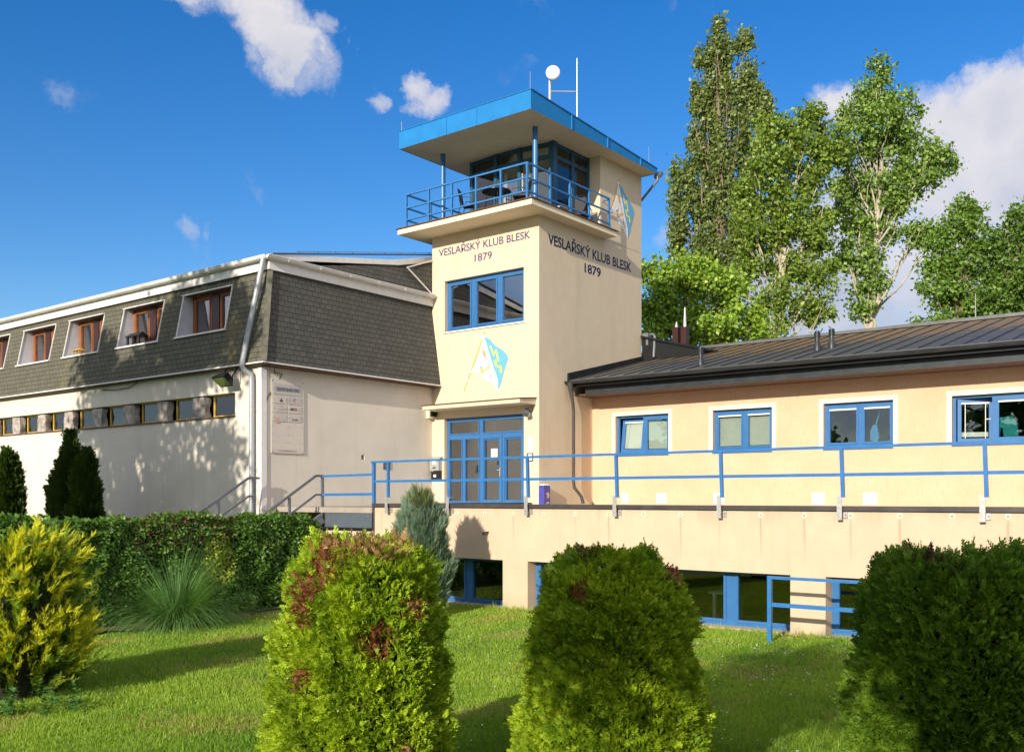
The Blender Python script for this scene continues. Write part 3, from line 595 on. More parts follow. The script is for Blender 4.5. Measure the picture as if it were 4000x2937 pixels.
for i,(x0,x1) in enumerate(dorm):
    WY=17.34; m=MB()
    for xx in (x0,x1): m.face([(xx,ysl(zb_),zb_),(xx,WY+.1,zb_),(xx,WY+.1,zt_),(xx,ysl(zt_),zt_)])
    m.face([(x0,ysl(zb_),zb_),(x1,ysl(zb_),zb_),(x1,WY+.1,zb_+.04),(x0,WY+.1,zb_+.04)])
    dr=m.build('dormer_recess','cheek',office)
    m=MB(); m.face([(x0,ysl(zt_),zt_),(x1,ysl(zt_),zt_),(x1,WY+.1,zt_-.02),(x0,WY+.1,zt_-.02)]); m.build('lintel','brown',dr)
    m=MB(); f=lambda p,q,w=.035:m.bar(p,q,w,.03)
    f((x0,ysl(zb_)-.01,zb_),(x0,ysl(zt_)-.01,zt_)); f((x1,ysl(zb_)-.01,zb_),(x1,ysl(zt_)-.01,zt_)); f((x0-.06,ysl(zt_)-.02,zt_),(x1+.05,ysl(zt_)-.02,zt_),.05); m.bar((x0-.05,ysl(zb_)-.02,zb_-.01),(x1+.04,ysl(zb_)-.02,zb_-.01),.09,.05); m.build('recess_trim','white',dr)
    dm=my(WY); xm=x0+1.0
    w=window(office,dm,(x0,x1,zb_+.02,zt_-.02),[(x0+.16,x0+.86,zb_+.17,zt_-.16),(x0+1.50,x1-.16,zb_+.17,zt_-.16)],'wood',0,.05,gm='glass_coated',name='mansard_window')
    MB().box(x0+1.0,x0+1.36,WY-.03,WY-.004,zb_+.06,zt_-.05).build('mullion_panel','darkwood',w)
    MB().box(x0+.18,x0+.84,WY+.1,WY+.12,zt_-.26,zt_-.17).build('blind','blind',w)
    MB().box(x0,x1,WY+.9,WY+.95,zb_,zt_).build('interior_back','room',w)
# small objects on the office
t=thing('floodlight',(-23.1,16.45,3.3),'black floodlight tilted down under the eaves near the building corner','floodlight')
def tilt(x,y,z,c=Vector((-23.1,16.34,3.28)),a=math.radians(-38)):
    return Vector((c.x+x*.96-y*.0,c.y+y*math.cos(a)-z*math.sin(a),c.z+y*math.sin(a)+z*math.cos(a)))
m=MB(); F8=lambda X0,X1,Y0,Y1,Z0,Z1:m.idx([tilt(*p) for p in [(X0,Y0,Z0),(X1,Y0,Z0),(X1,Y1,Z0),(X0,Y1,Z0),(X0*.6,Y0*.6,Z1),(X1*.6,Y0*.6,Z1),(X1*.6,Y1*.6,Z1),(X0*.6,Y1*.6,Z1)]],[(0,3,2,1),(4,5,6,7),(0,1,5,4),(1,2,6,5),(2,3,7,6),(3,0,4,7)])
F8(-.30,.30,-.2,.2,-.1,.14); m.build('housing','black',t)
m=MB(); m.idx([tilt(*p) for p in [(-.26,-.16,-.105),(.26,-.16,-.105),(.26,.16,-.105),(-.26,.16,-.105)]],[(0,1,2,3)]); m.build('lens','glass_dim',t)
m=MB(); m.bar((-23.34,16.4,3.28),(-23.34,16.6,3.62),.03,.03); m.bar((-22.86,16.4,3.28),(-22.86,16.6,3.62),.03,.03); m.build('bracket','black',t)
t=thing('bird_feeder',(-28.7,17.0,4.82),'small black house-shaped bird feeder on the sill of the second mansard window from the corner','bird feeder','bird feeders on the mansard sills')
m=MB(); m.box(-29.0,-28.3,16.86,17.16,4.82,4.86); 
for x,y in ((-28.97,16.88),(-28.33,16.88),(-28.97,17.14),(-28.33,17.14),(-28.65,16.88)): m.box(x-.05,x+.05,y-.02,y+.02,4.86,5.10)
m.build('box','black',t); m=MB(); m.idx([(-29.06,16.82,5.10),(-28.24,16.82,5.10),(-28.24,17.2,5.10),(-29.06,17.2,5.10),(-29.0,17.0,5.24),(-28.3,17.0,5.24)],[(0,1,5,4),(1,2,5),(2,3,4,5),(3,0,4),(0,3,2,1)]); m.build('roof','black',t)
t=thing('bird_feeder',(-32.2,16.95,4.82),'small yellow wooden bird feeder on the sill of the third mansard window from the corner','bird feeder','bird feeders on the mansard sills')
m=MB(); m.box(-32.4,-32.0,16.86,17.05,4.82,4.84)
for x,y in ((-32.38,16.88),(-32.02,16.88),(-32.38,17.03),(-32.02,17.03)): m.box(x-.015,x+.015,y-.015,y+.015,4.84,4.98)
m.build('box','yellow',t); m=MB(); m.idx([(-32.45,16.82,4.98),(-31.95,16.82,4.98),(-31.95,17.09,4.98),(-32.45,17.09,4.98),(-32.4,16.95,5.06),(-32.0,16.95,5.06)],[(0,1,5,4),(1,2,5),(2,3,4,5),(3,0,4),(0,3,2,1)]); m.build('roof','yellow',t)
t=tag(recenter(MB().tube([(-21.7,17.0,3.6),(-21.93,17.15,3.45),(-21.96,17.45,3.45),(-21.97,17.3,3.2),(-21.965,16.95,2.75),(-21.965,16.86,2.45),(-21.965,16.86,2.0)],.012,6).build('cable','black')),'thin black cable drooping from the eaves at the corner of the office building','cable')
t=tag(recenter(MB().tube([(-30.2,16.70,3.5),(-29.4,16.70,3.44),(-28.6,16.70,3.46),(-28.1,16.70,3.58)],.012,5).build('cable','black')),'thin dark cable hanging along the office wall under the mansard eaves','cable')
# sign on the end wall
sg=thing('company_sign',(OX,17.6,1.2),'tall clear acrylic sign board reading Creative Island Office with company plates','sign')
sm=mxp(OX+.02); ac=mat('acrylic_board',(.66,.61,.54),.25,var=.03,spec=.6)
m=MB(); slabm(m,sm,(17.06,18.20,1.23,3.28),-.012,.012); m.build('board',ac,sg)
def plate(a0,a1,b0,b1,mt): 
    m=MB(); slabm(m,sm,(a0,a1,b0,b1),-.024,-.016); return m.build('name_plate',mt,sg)
gp=mat('grey_plate',(.50,.48,.46),.3); lp=mat('light_plate',(.60,.55,.49),.3)
sm2=lambda a,b,d=0: sm(a,b,d-.026)
plate(17.12,18.10,2.86,3.16,gp); text('CREATIVE ISLAND OFFICE',sm2,17.22,18.04,2.965,3.06,mat('sign_blue_grey',(.10,.12,.17),.6),sg,'sign_lettering',bold=.02,th=.003)
ink=mat('sign_ink',(.05,.045,.05),.6); red=mat('sign_red',(.50,.08,.08),.6); pk=mat('sign_pink',(.62,.40,.36),.6)
for r in range(3):
    z1=2.82-.245*r
    plate(17.11,17.58,z1-.21,z1,lp); plate(17.64,18.10,z1-.21,z1,gp if r==0 else lp)
m=MB(); poly_mb(m,[(17.36,2.66),(17.44,2.66),(17.45,2.70),(17.41,2.73),(17.40,2.77),(17.38,2.73),(17.35,2.70)],sm2,0,.003); m.build('printed_mark',ink,sg)
m=MB()
for k in range(24):
    a,b=2*math.pi*k/24,2*math.pi*(k+1)/24; poly_mb(m,[(17.40+.085*math.cos(a),2.71+.085*math.sin(a)),(17.40+.085*math.cos(b),2.71+.085*math.sin(b)),(17.40+.079*math.cos(b),2.71+.079*math.sin(b)),(17.40+.079*math.cos(a),2.71+.079*math.sin(a))],sm2,0,.003)
m.build('printed_ring',pk,sg)
m=MB(); stroke_mb(m,[(17.92,2.77),(17.85,2.76),(17.82,2.72),(17.86,2.68)],.022,sm2,0,.003); stroke_mb(m,[(17.79,2.74),(17.83,2.77)],.015,sm2,.004,.006); m.build('printed_mark',red,sg)
m=MB(); slabm(m,sm2,(17.86,18.03,2.655,2.685),0,.003); m.build('printed_line',pk,sg)
text('MCU',sm2,17.72,17.93,2.445,2.51,ink,sg,'sign_lettering',bold=.03,th=.003)
m=MB(); poly_mb(m,circ(18.01,2.475,.05,.045,12),sm2,0,.003); m.build('printed_mark',pk,sg)
m=MB()
for a0,a1,z in ((17.22,17.55,2.45),(17.30,17.54,2.43),(17.38,17.55,2.19),(17.38,17.55,2.15),(17.38,17.55,2.11),(17.25,17.95,1.315),(17.3,17.85,1.29)): slabm(m,sm2,(a0,a1,z,z+.01),0,.003)
m.build('printed_line',mat('faded_ink',(.38,.33,.29),.6),sg)
m=MB(); stroke_mb(m,[(17.37,2.50),(17.40,2.55),(17.44,2.56),(17.45,2.51)],.01,sm2,0,.003); m.build('printed_mark',mat('faded_ink2',(.38,.33,.29),.6),sg)
text('KAMEL',sm2,17.76,17.99,2.165,2.21,mat('sign_grey',(.22,.19,.18),.6),sg,'sign_lettering',bold=.02,th=.003)
m=MB(); slabm(m,sm2,(17.20,17.33,2.07,2.22),0,.003); m.build('printed_mark',pk,sg)
m=MB()
for z in (3.01,2.72,2.47,2.23,1.98,1.76,1.53,1.30):
    for a in ((17.13,18.09) if z>2.9 else (17.13,17.56,17.66,18.08)): poly_mb(m,circ(a,z,.014,.009,6),sm2,-.006,-.002)
for a,z in ((17.10,3.24),(18.16,3.24),(17.10,1.26),(18.16,1.26)): poly_mb(m,circ(a,z,.014,.014,8),sm,-.022,-.012)
m.build('screw','steel',sg)
t=thing('vent_plate',(OX,21.52,.86),'small square blue-grey vent plate low on the end wall','vent'); m=MB(); ring(m,hx,(21.36,21.68,.87,1.10),.02,-.02,-.001); slabm(m,hx,(21.38,21.66,.89,1.08),-.01,-.001); m.build('plate','steel',t)
# ================================================================ TERRACE
TY=17.3; TX=-18.1
terr=thing('terrace',(-10,20,GZ),'raised terrace with cream front wall and blue framed ground floor windows','terrace')
tm=my(TY); HO=[(-16.9,-13.93,-2.50,-1.425),(-13.22,-10.5,-2.50,-1.425),(-9.95,-7.13,-2.50,-1.43),(-6.47,-3.7,-2.50,-1.43),(-3.0,-.4,-2.50,-1.43)]
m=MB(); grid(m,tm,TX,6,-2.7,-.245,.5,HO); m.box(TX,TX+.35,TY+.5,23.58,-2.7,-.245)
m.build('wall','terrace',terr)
m=MB(); m.box(TX+.02,6,TY+.45,26.48,-.36,-.245); m.build('floor','slab',terr)
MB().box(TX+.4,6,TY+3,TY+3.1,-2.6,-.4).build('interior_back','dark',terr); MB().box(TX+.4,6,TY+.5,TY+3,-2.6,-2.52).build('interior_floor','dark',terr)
m=MB(); m.box(TX-.05,6,TY-.06,TY+.3,-.24,-.155); m.box(TX-.05,TX+.25,TY+.3,23.55,-.24,-.155); m.build('coping','coping',terr)
m=MB(); m.box(TX-.06,TX-.002,TY-.01,TY+.2,-.85,-.24); m.build('corner_sheet','coping',terr)
for k in range(24):
    x=-17.0+.845*k
    if x>5.5: break
    m=MB(); m.tube([(x,TY-.012,-.39+.005*k),(x,TY+.02,-.39+.005*k)],.045,14); p=m.build('drain_spout','trim',terr)
    MB().tube([(x,TY-.018,-.39+.005*k),(x,TY-.013,-.39+.005*k)],.024,10).build('spout_hole','slab',p)
tw=lambda a,b,d=0:tm(a,b,d)
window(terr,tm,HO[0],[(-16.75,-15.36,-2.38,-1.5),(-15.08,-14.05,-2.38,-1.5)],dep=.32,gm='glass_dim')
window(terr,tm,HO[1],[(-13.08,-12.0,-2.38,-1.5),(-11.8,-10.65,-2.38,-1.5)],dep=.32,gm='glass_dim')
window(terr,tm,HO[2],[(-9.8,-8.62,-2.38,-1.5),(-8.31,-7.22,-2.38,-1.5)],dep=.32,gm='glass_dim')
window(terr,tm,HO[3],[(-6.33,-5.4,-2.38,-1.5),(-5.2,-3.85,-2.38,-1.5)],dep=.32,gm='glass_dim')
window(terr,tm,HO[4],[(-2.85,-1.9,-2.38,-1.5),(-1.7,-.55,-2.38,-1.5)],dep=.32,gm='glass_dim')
t=thing('desk',(-8.9,18.6,-2.52),'white office desk with a cabinet seen through the terrace window','desk')
MB().box(-9.3,-8.5,18.3,18.9,-1.98,-1.94).build('tabletop','paper',t); MB().box(-8.75,-8.6,18.15,18.2,-2.2,-1.62).build('screen_arm','paper',t)
m=MB(); m.box(-9.2,-9.14,18.3,18.36,-2.52,-1.98); m.box(-8.62,-8.56,18.3,18.36,-2.52,-1.98); m.build('leg','paper',t)
t=thing('garden_sensor',(-14.9,TY,-.85),'tiny black spotlight on the terrace wall beside the blue-green conifer','lamp'); m=MB(); m.tube([(-14.35,TY,-.80),(-14.35,TY-.08,-.80),(-14.42,TY-.14,-.84)],[.015,.02,.04],8); m.build('housing','black',t,True); t.location=(-14.35,TY,-.8)
for ch in bpy.data.objects:
    if ch.parent==t:
        for v in ch.data.vertices: v.co+=Vector((-14.9,TY,-.85))-Vector((-14.35,TY,-.8))
# terrace railing
tr=thing('terrace_railing',(-10,17.3,-.155),'long blue steel railing along the front edge of the terrace','railing','blue railings')
RX=[-17.55,-15.5,-13.16,-10.85,-8.49,-6.16,-3.82,-1.5,.85,3.2]
for x in RX:
    lean=.03 if x>-14 else .0
    m=MB(); m.bar((x+.045,17.19,.0),(x+.045-lean,17.19,.865),.06,.06,up=(0,1,0)); m.build('post','railblue',tr)
    m=MB(); m.box(x-.06,x+.03,17.17,17.185,-.40,.03); m.box(x-.06,x-.045,17.185,TY-.07,-.40,.03); m.box(x+.02,x+.10,17.16,17.22,-.012,.0); m.box(x-.045,x+.02,17.185,TY-.07,-.40,-.385); m.box(x+.02,x+.09,TY-.03,TY-.002,-.37,-.26)
    b=m.build('bracket','zinc',tr)
    m=MB(); m.tube([(x+.065,TY-.045,-.31),(x+.065,TY-.03,-.31)],.014,6); m.build('bolt','steel',b)
m=MB(); m.box(TX-.02,TX+.05,TY-.08,TY-.01,-.155,.865); m.build('post','railblue',tr)
m=MB(); m.bar((TX-.03,17.22,.89),(6,17.19,.89),.06,.05); m.build('top_rail','railblue',tr)
m=MB(); m.bar((TX+.05,17.21,.40),(6,17.19,.40),.04,.06); m.build('mid_rail','railblue',tr)
# low guard rail by the lower windows
lr=thing('guard_rail',(-6,16.2,GZ),'low blue guard rail on the lawn in front of the ground floor windows','railing','blue railings')
for x in (-7.05,-5.42,-3.8): MB().box(x-.035,x+.035,16.165,16.235,-2.6,-1.42).build('post','railblue',lr)
MB().bar((-7.09,16.2,-1.40),(-3.76,16.2,-1.40),.06,.05).build('top_rail','railblue',lr)
MB().bar((-7.01,16.2,-1.87),(-3.8,16.2,-1.87),.05,.07).build('mid_rail','railblue',lr)
t=thing('litter_bin',(-17.35,23.7,-.245),'scratched indigo litter bin with white top against the tower wall','bin')
BL=mat('indigo_paint',(.065,.07,.34),.4,var=.1); m=MB(); m.box(-17.58,-17.38,23.56,23.86,-.245,.36); m.build('body',BL,t)
m=MB(); m.idx([(-17.375,23.64,.12),(-17.375,23.76,.16),(-17.375,23.82,.08),(-17.375,23.72,.05),(-17.375,23.77,-.04),(-17.375,23.68,.0),(-17.377,23.6,-.2),(-17.377,23.83,-.18),(-17.377,23.78,-.12)],[(0,1,2,3),(3,2,4,5),(6,7,8)]); m.build('worn_patch','e_skin',t)
m=MB(); m.idx([(-17.59,23.55,.36),(-17.37,23.55,.36),(-17.37,23.87,.36),(-17.59,23.87,.36),(-17.53,23.62,.40),(-17.43,23.62,.40),(-17.43,23.8,.40),(-17.53,23.8,.40)],[(4,5,6,7),(0,1,5,4),(1,2,6,5),(2,3,7,6),(3,0,4,7)]); m.build('lid','paper',t)
# ================================================================ entrance stairs
st=thing('entrance_stairs',(-20.5,15.5,GZ),'outdoor concrete stairs climbing to the terrace beside the office corner','stairs')
m=MB(); m.box(-21.95,TX-.06,TY-.05,23.58,-.40,-.26); m.build('landing','slab',st)
m=MB()
n=12
for k in range(n):
    z=-.42-(k+1)*.165; y=TY-.08-(k)*.29; m.box(-21.85,-20.0,y-.29,y,z-.06,z)
    
m.build('tread','slab',st)
m=MB(); m.bar((-20.0,17.2,-.55),(-20.0,13.75,-2.5),.08,.25); m.bar((-21.9,16.9,-.55),(-21.9,13.75,-2.4),.06,.25); m.build('stringer','steel',st)
m=MB(); m.box(-19.96,TX-.07,TY-.04,TY-.02,-.78,-.41); m.build('side_sheet','sheet',st)
m=MB(); m.box(-19.98,TX-.07,TY-.12,TY-.02,-.83,-.785); m.build('base_edge','black',st)
m=MB(); m.box(-19.96,TX-.07,TY+.0,TY+.3,-2.6,-.79); m.build('support_wall','terrace',st)
def stair_rail(x,pts_top,pts_mid,posts,label):
    r=thing('stair_handrail',(x,16,GZ),label,'railing','stair handrails')
    a=MB()
    for i in range(len(pts_top)-1): a.bar((x,*pts_top[i]),(x,*pts_top[i+1]),.05,.06)
    a.build('top_rail','steel',r); a=MB()
    for i in range(len(pts_mid)-1): a.bar((x,*pts_mid[i]),(x,*pts_mid[i+1]),.04,.05)
    a.build('mid_rail','steel',r)
    for y,z0,z1 in posts: MB().box(x-.03,x+.03,y-.03,y+.03,z0,z1).build('post','steel',r)
    return r
stair_rail(-21.8,[(16.55,.52),(16.2,.52),(12.9,-1.50)],[(16.38,.03),(16.2,.03),(12.9,-1.98)],[(16.36,-.9,.5),(15.25,-1.4,-.07),(13.2,-2.6,-1.3)],'grey steel handrail going down beside the white office corner')
rr_=stair_rail(-20.1,[(17.34,.57),(17.08,.57),(13.6,-1.52)],[(17.3,.07),(17.08,.07),(13.6,-2.0)],[(17.30,-.8,.55),(16.2,-1.3,.0),(13.9,-2.6,-1.4)],'grey steel handrail at the right of the stairs joining the blue landing rail')
lrl=thing('landing_railing',(-19,17.3,-.26),'short blue landing railing between stairs and terrace','railing','blue railings')
MB().bar((-20.07,17.3,.56),(TX-.02,17.3,.58),.05,.06).build('top_rail','railblue',lrl); MB().bar((-20.07,17.3,.07),(TX-.02,17.3,.08),.05,.07).build('mid_rail','railblue',lrl)
# ================================================================ WING
WY_=26.5; wm=my(WY_)
wing=thing('clubhouse_wing',(-8,29,GZ),'single storey peach rendered clubhouse wing with dark standing seam roof','building')
wins=[(-16.72,-14.80),(-13.32,-11.46),(-9.97,-8.09),(-6.64,-4.76),(-3.3,-1.4)]
m=MB(); grid(m,wm,TR+.001,6,-.245,3.30,.3,[(a,b,1.33,2.58) for a,b in wins]); m.box(TR+.001,6,33,33.2,-2.6,5); m.box(5.7,6,26.8,33,-2.6,4)
m.build('wall','wing',wing)
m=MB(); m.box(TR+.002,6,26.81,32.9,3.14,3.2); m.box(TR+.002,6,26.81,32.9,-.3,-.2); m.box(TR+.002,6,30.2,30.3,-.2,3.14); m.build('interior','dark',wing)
for i,(a,b) in enumerate(wins):
    s=MB(); 
    for q in ((a-.12,b+.12,2.58,2.70),(a-.12,a,1.36,2.58),(b,b+.12,1.36,2.58)): slabm(s,wm,q,-.02,-.001)
    sr=s.build('window_surround','trim',wing)
    xm=(a+b)/2+.02
    if i==0:
        panes=[(xm+.13,b-.14,1.52,2.40)]
        mb=MB(); grid(mb,lambda p,q,d:wm(p,q,.13+d),a,b,1.33,2.58,.07,[(a+.07,xm-.04,1.42,2.51),(xm+.11,b-.13,1.50,2.42)]); w=mb.build('window','blue',wing)
        TL_=lambda p,q,d=0: (p,WY_+.15+d+(q-1.42)*.14,1.42+(q-1.42)*.985)
        s=MB(); grid(s,TL_,a+.10,xm-.05,1.42,2.49,.06,[(a+.21,xm-.14,1.53,2.39)]); s.build('sash','blue',w)
        g=MB(); slabm(g,TL_,(a+.21,xm-.14,1.53,2.39),.03,.036); g.build('pane','glass',w)
        g=MB(); slabm(g,TL_,(a+.20,xm-.13,1.55,2.37),.07,.075); slabm(g,TL_,(a+.19,xm-.12,2.37,2.41),-.008,.05); g.build('blind','blind',w)
        g=MB(); slabm(g,wm,(xm+.11,b-.13,1.50,2.42),.16,.166); g.build('pane','glass',w)
        bx=[(xm+.12,b-.14,1.52,2.36)]
    elif i==3:
        mb=MB(); grid(mb,lambda p,q,d:wm(p,q,.13+d),a,b,1.33,2.58,.07,[(a+.07,xm-.04,1.40,2.51),(xm+.11,b-.13,1.50,2.42)]); w=mb.build('window','blue',wing)
        an_=math.radians(20)
        TL_=lambda p,q,d=0: (a+.10+(p-a-.10)*math.cos(an_)-d*math.sin(an_),WY_+.16+(p-a-.10)*math.sin(an_)+d*math.cos(an_),q)
        s=MB(); grid(s,TL_,a+.10,xm-.02,1.40,2.50,.06,[(a+.19,xm-.13,1.50,2.41)]); s.build('sash','blue',w)
        g=MB(); slabm(g,TL_,(a+.19,xm-.13,1.50,2.41),.03,.036); g.build('pane','glass',w)
        g=MB(); slabm(g,TL_,(a+.19,xm-.13,2.37,2.41),-.01,.0); slabm(g,TL_,(a+.27,a+.285,1.5,2.37),-.01,.0); slabm(g,TL_,(xm-.22,xm-.205,1.5,2.37),-.01,.0); slabm(g,TL_,(a+.2,xm-.14,1.54,1.66),.07,.08); g.build('blind','blind',w)
        m=MB(); m.bar(TL_(xm-.1,1.98,-.02),TL_(xm-.2,1.98,-.03),.02,.02); m.build('handle','paper',w)
        g=MB(); slabm(g,wm,(xm+.11,b-.13,1.50,2.42),.16,.166); g.build('pane','glass',w)
        bx=[]
        g=MB(); slabm(g,wm,(xm+.10,b-.12,2.37,2.41),.125,.16); g.build('blind','blind',w)
    else:
        w=window(wing,wm,(a,b,1.33,2.58),[(a+.14,xm-.10,1.50,2.42),(xm+.13,b-.13,1.50,2.42)],dep=.13)
        bx=[(a+.14,xm-.10,1.52,2.36),(xm+.13,b-.13,1.52,2.36)] if i==1 else []
        g=MB(); slabm(g,wm,(a+.13,xm-.09,2.38,2.42),.10,.15); slabm(g,wm,(xm+.12,b-.12,2.38,2.42),.10,.15); g.build('blind','blind',w)
    for q in bx:
        g=MB(); z=q[2]
        while z<q[3]: g.idx([wm(q[0],z,.20),wm(q[1],z,.20),wm(q[1],z+.022,.216),wm(q[0],z+.022,.216)],[(0,1,2,3)]); z+=.024
        g.build('blind','blind',w)
    m=MB(); slabm(m,wm,(a-.0,b+.0,1.30,1.335),-.04,.13); m.build('sill','blue',w)
# things seen inside the rooms
t=thing('sweatshirt',(-5.35,26.95,1.36),'turquoise striped sweatshirt hanging behind the rightmost wing window','clothing')
m=MB(); poly_mb(m,[(-5.75,1.42),(-5.63,1.46),(-5.60,1.75),(-5.55,1.75),(-5.52,1.46),(-5.25,1.46),(-5.22,1.42),(-5.18,1.44),(-5.22,1.85),(-5.32,2.02),(-5.42,2.04),(-5.5,2.02),(-5.66,2.0),(-5.72,1.85)],my(26.95),0,.1); m.build('knit',mat('turquoise_knit',(.02,.25,.27),.9,var=.2,vs=30,st=(.1,.1,3)),t)
t=thing('blue_backpack',(-8.75,27.0,1.5),'bright blue bag hanging inside the third wing window','bag')
m=MB(); poly_mb(m,[(-8.85,1.55),(-8.68,1.5),(-8.62,1.62),(-8.68,1.95),(-8.78,1.98),(-8.86,1.8)],my(27.0),0,.12); m.build('bag_body',mat('bright_blue_nylon',(.04,.28,.62),.5),t)
MB().bar((-8.73,27.06,1.95),(-8.60,27.06,2.4),.02,.03).build('strap',mat('teal_strap',(.03,.35,.5),.5),t)
# vents low on the wall
for x0,x1 in ((-16.50,-16.23),(-15.23,-14.87),(-13.29,-12.93),(-10.30,-9.93),(-8.88,-8.50)):
    m=MB(); slabm(m,wm,(x0,x1,-.20,.13),-.015,-.001); 
    for k in range(8):
        for (p,q) in ((x0+.02,(x0+x1)/2-.012),((x0+x1)/2+.012,x1-.02)): slabm(m,wm,(p,q,-.18+k*.037,-.18+k*.037+.02),-.026,-.015)
    m.build('vent_grille','ventgrey',wing)
# roof
ye,ze,yr,zr_=25.1,3.66,32.6,3.66+.24*7.5
m=MB(); m.idx([(TR+.01,ye,ze),(7,ye,ze),(7,yr,zr_),(TR+.01,yr,zr_),(TR+.01,ye,ze-.05),(7,ye,ze-.05),(7,yr,zr_-.05),(TR+.01,yr,zr_-.05)],[(0,1,2,3),(7,6,5,4),(0,4,5,1),(1,5,6,2),(2,6,7,3),(3,7,4,0)]); 
m.idx([(7,yr,zr_),(TR-6,yr,zr_),(TR-6,yr+6,zr_-1.2),(7,yr+6,zr_-1.2)],[(0,1,2,3)])
m.box(TR-6,TR,29.7,yr,-2.6,3.8); m.idx([(TR-6,29.7,ze+1.0),(TR,29.7,ze+1.0),(TR,yr,zr_),(TR-6,yr,zr_)],[(0,1,2,3)])
wr=m.build('roof','roof',wing)
m=MB(); x=TR+.45
while x<7: m.bar((x,ye+.02,ze+.015),(x,yr,zr_+.012),.022,.035); x+=.53
m.build('seam','anth',wr)
m=MB(); m.bar((TR-2,yr,zr_+.04),(7,yr,zr_+.04),.34,.10); m.build('ridge_cap',mat('ridge_sheet',(.12,.13,.13),.4,metal=.2,var=.15),wr)
m=MB(); m.idx([(TR+.002,ye-.02,ze-.06),(TR+.12,ye-.02,ze-.06),(TR+.12,29.7,ze+1.04),(TR+.002,29.7,ze+1.04),(TR+.002,ye-.02,ze+.22),(TR+.05,ye-.02,ze+.22),(TR+.05,29.7,ze+1.28),(TR+.002,29.7,ze+1.28)],[(0,3,2,1),(4,5,6,7),(0,1,5,4),(1,2,6,5),(2,3,7,6),(3,0,4,7)]); m.build('wall_flashing','matblack',wr)
m=MB(); m.box(-17.15,7,25.42,25.46,3.20,3.50); m.build('fascia','anth',wing)
m=MB(); m.box(TR+.002,7,25.47,26.499,3.20,3.235); m.build('soffit','brown',wing)
m=MB(); m.box(TR+.002,7,25.14,25.18,3.44,3.60); m.box(TR+.002,7,25.18,25.42,3.50,3.53); m.build('eaves_gap_shade','black',wing)  # black strips stand in for the shaded gap below the gutter
gutter((TR+.01,24.99,3.60),(7,24.99,3.60),.085,'gutter','anth',wing,brk=1.45)
m=MB(); m.tube([(-17.42,24.99,3.56),(-17.42,25.0,3.38),(-17.42,25.12,2.95),(-17.42,25.16,2.7),(-17.42,25.16,.5),(-17.40,25.18,.30),(-17.25,25.35,.02),(-17.2,25.38,-.2)],[.10,.075,.05,.05,.05,.05,.05,.055],14); m.build('downpipe','coping',wing,True)
def roofz(y): return ze+.24*(y-ye)
for x,y,h in ((-13.47,26.02,.5),(-10.49,27.4,.52),(-10.2,27.75,.52)):
    z=roofz(y); m=MB(); m.tube([(x,y,z-.03),(x,y,z+.15),(x,y,z+.22),(x,y,z+h-.14)],[.11,.10,.065,.065],16)
    for k in range(4): m.tube([(x,y,z+h-.16+k*.045),(x,y,z+h-.13+k*.045)],.088,16)
    m.tube([(x,y,z+h-.16),(x,y,z+h+.03)],.06,12); m.build('roof_vent','anth',wr,True)
m=MB(); m.tube([(-7.48,yr,zr_+.05),(-7.48,yr,6.3)],.015,6); m.build('lightning_rod','zinc',wr)
# dark raised roof piece, flue and pipe behind the tower
m=MB(); m.idx([(TR+.01,29.6,4.6),(-15.4,29.9,4.6),(-15.4,31.0,5.0),(TR+.01,31.0,5.0),(TR+.01,29.6,5.55),(-15.4,29.9,4.95),(-15.2,31.2,5.05),(TR+.01,31.2,5.6)],[(0,3,2,1),(4,5,6,7),(0,1,5,4),(1,2,6,5),(2,3,7,6),(3,0,4,7)]); m.bar((TR+.01,29.55,5.60),(-15.3,29.85,5.0),.12,.06); m.build('raised_roof','matblack',wr)
m=MB(); m.box(TR+.01,-17.36,29.62,29.9,5.3,5.72); m.tube([(-17.4,29.75,5.65),(-17.22,29.72,5.68),(-17.14,29.7,5.58),(-17.12,29.6,4.85)],.05,12); m.build('overflow_pipe','steel',wing,True)
for x,y in ((-17.0,31.0),(-16.72,31.1)):
    m=MB(); m.box(x-.11,x+.11,y-.11,y+.11,4.9,6.05); ch=m.build('chimney','darkwood',wing)
    m=MB(); m.tube([(x,y,6.05),(x,y,6.25 if x<-16.8 else 6.75)],[.07,.025],10); m.build('flue','zinc',ch,True)
# ================================================================ GROUND
FW=np.array([-sn,cs])
def gz(x,y):
    d=x*FW[0]+y*FW[1]; t=np.clip((6.6-d)/3.6,0,1); return GZ+.95*t*t*(3-2*t)+.03*np.sin(x*.9+1)*np.cos(y*.7)
def ground():
    a=np.concatenate([-np.geomspace(900,42,14),np.linspace(-40,14,90),np.geomspace(16,900,14)]); b=np.concatenate([-np.geomspace(900,10,12),np.linspace(-9,17.2,60),np.geomspace(18.5,900,14)])
    X,Y=np.meshgrid(a,b); Z=gz(X,Y); n=len(a); V=np.stack([X,Y,Z],-1).reshape(-1,3)
    f=[(j*n+i,j*n+i+1,(j+1)*n+i+1,(j+1)*n+i) for j in range(len(b)-1) for i in range(n-1)]
    me=bpy.data.meshes.new('lawn'); me.from_pydata(V.tolist(),[],f); me.materials.append(MT['soil']); me.polygons.foreach_set('use_smooth',[True]*len(f))
    o=bpy.data.objects.new('lawn',me); C.objects.link(o); o['kind']='structure'; return o
ground()
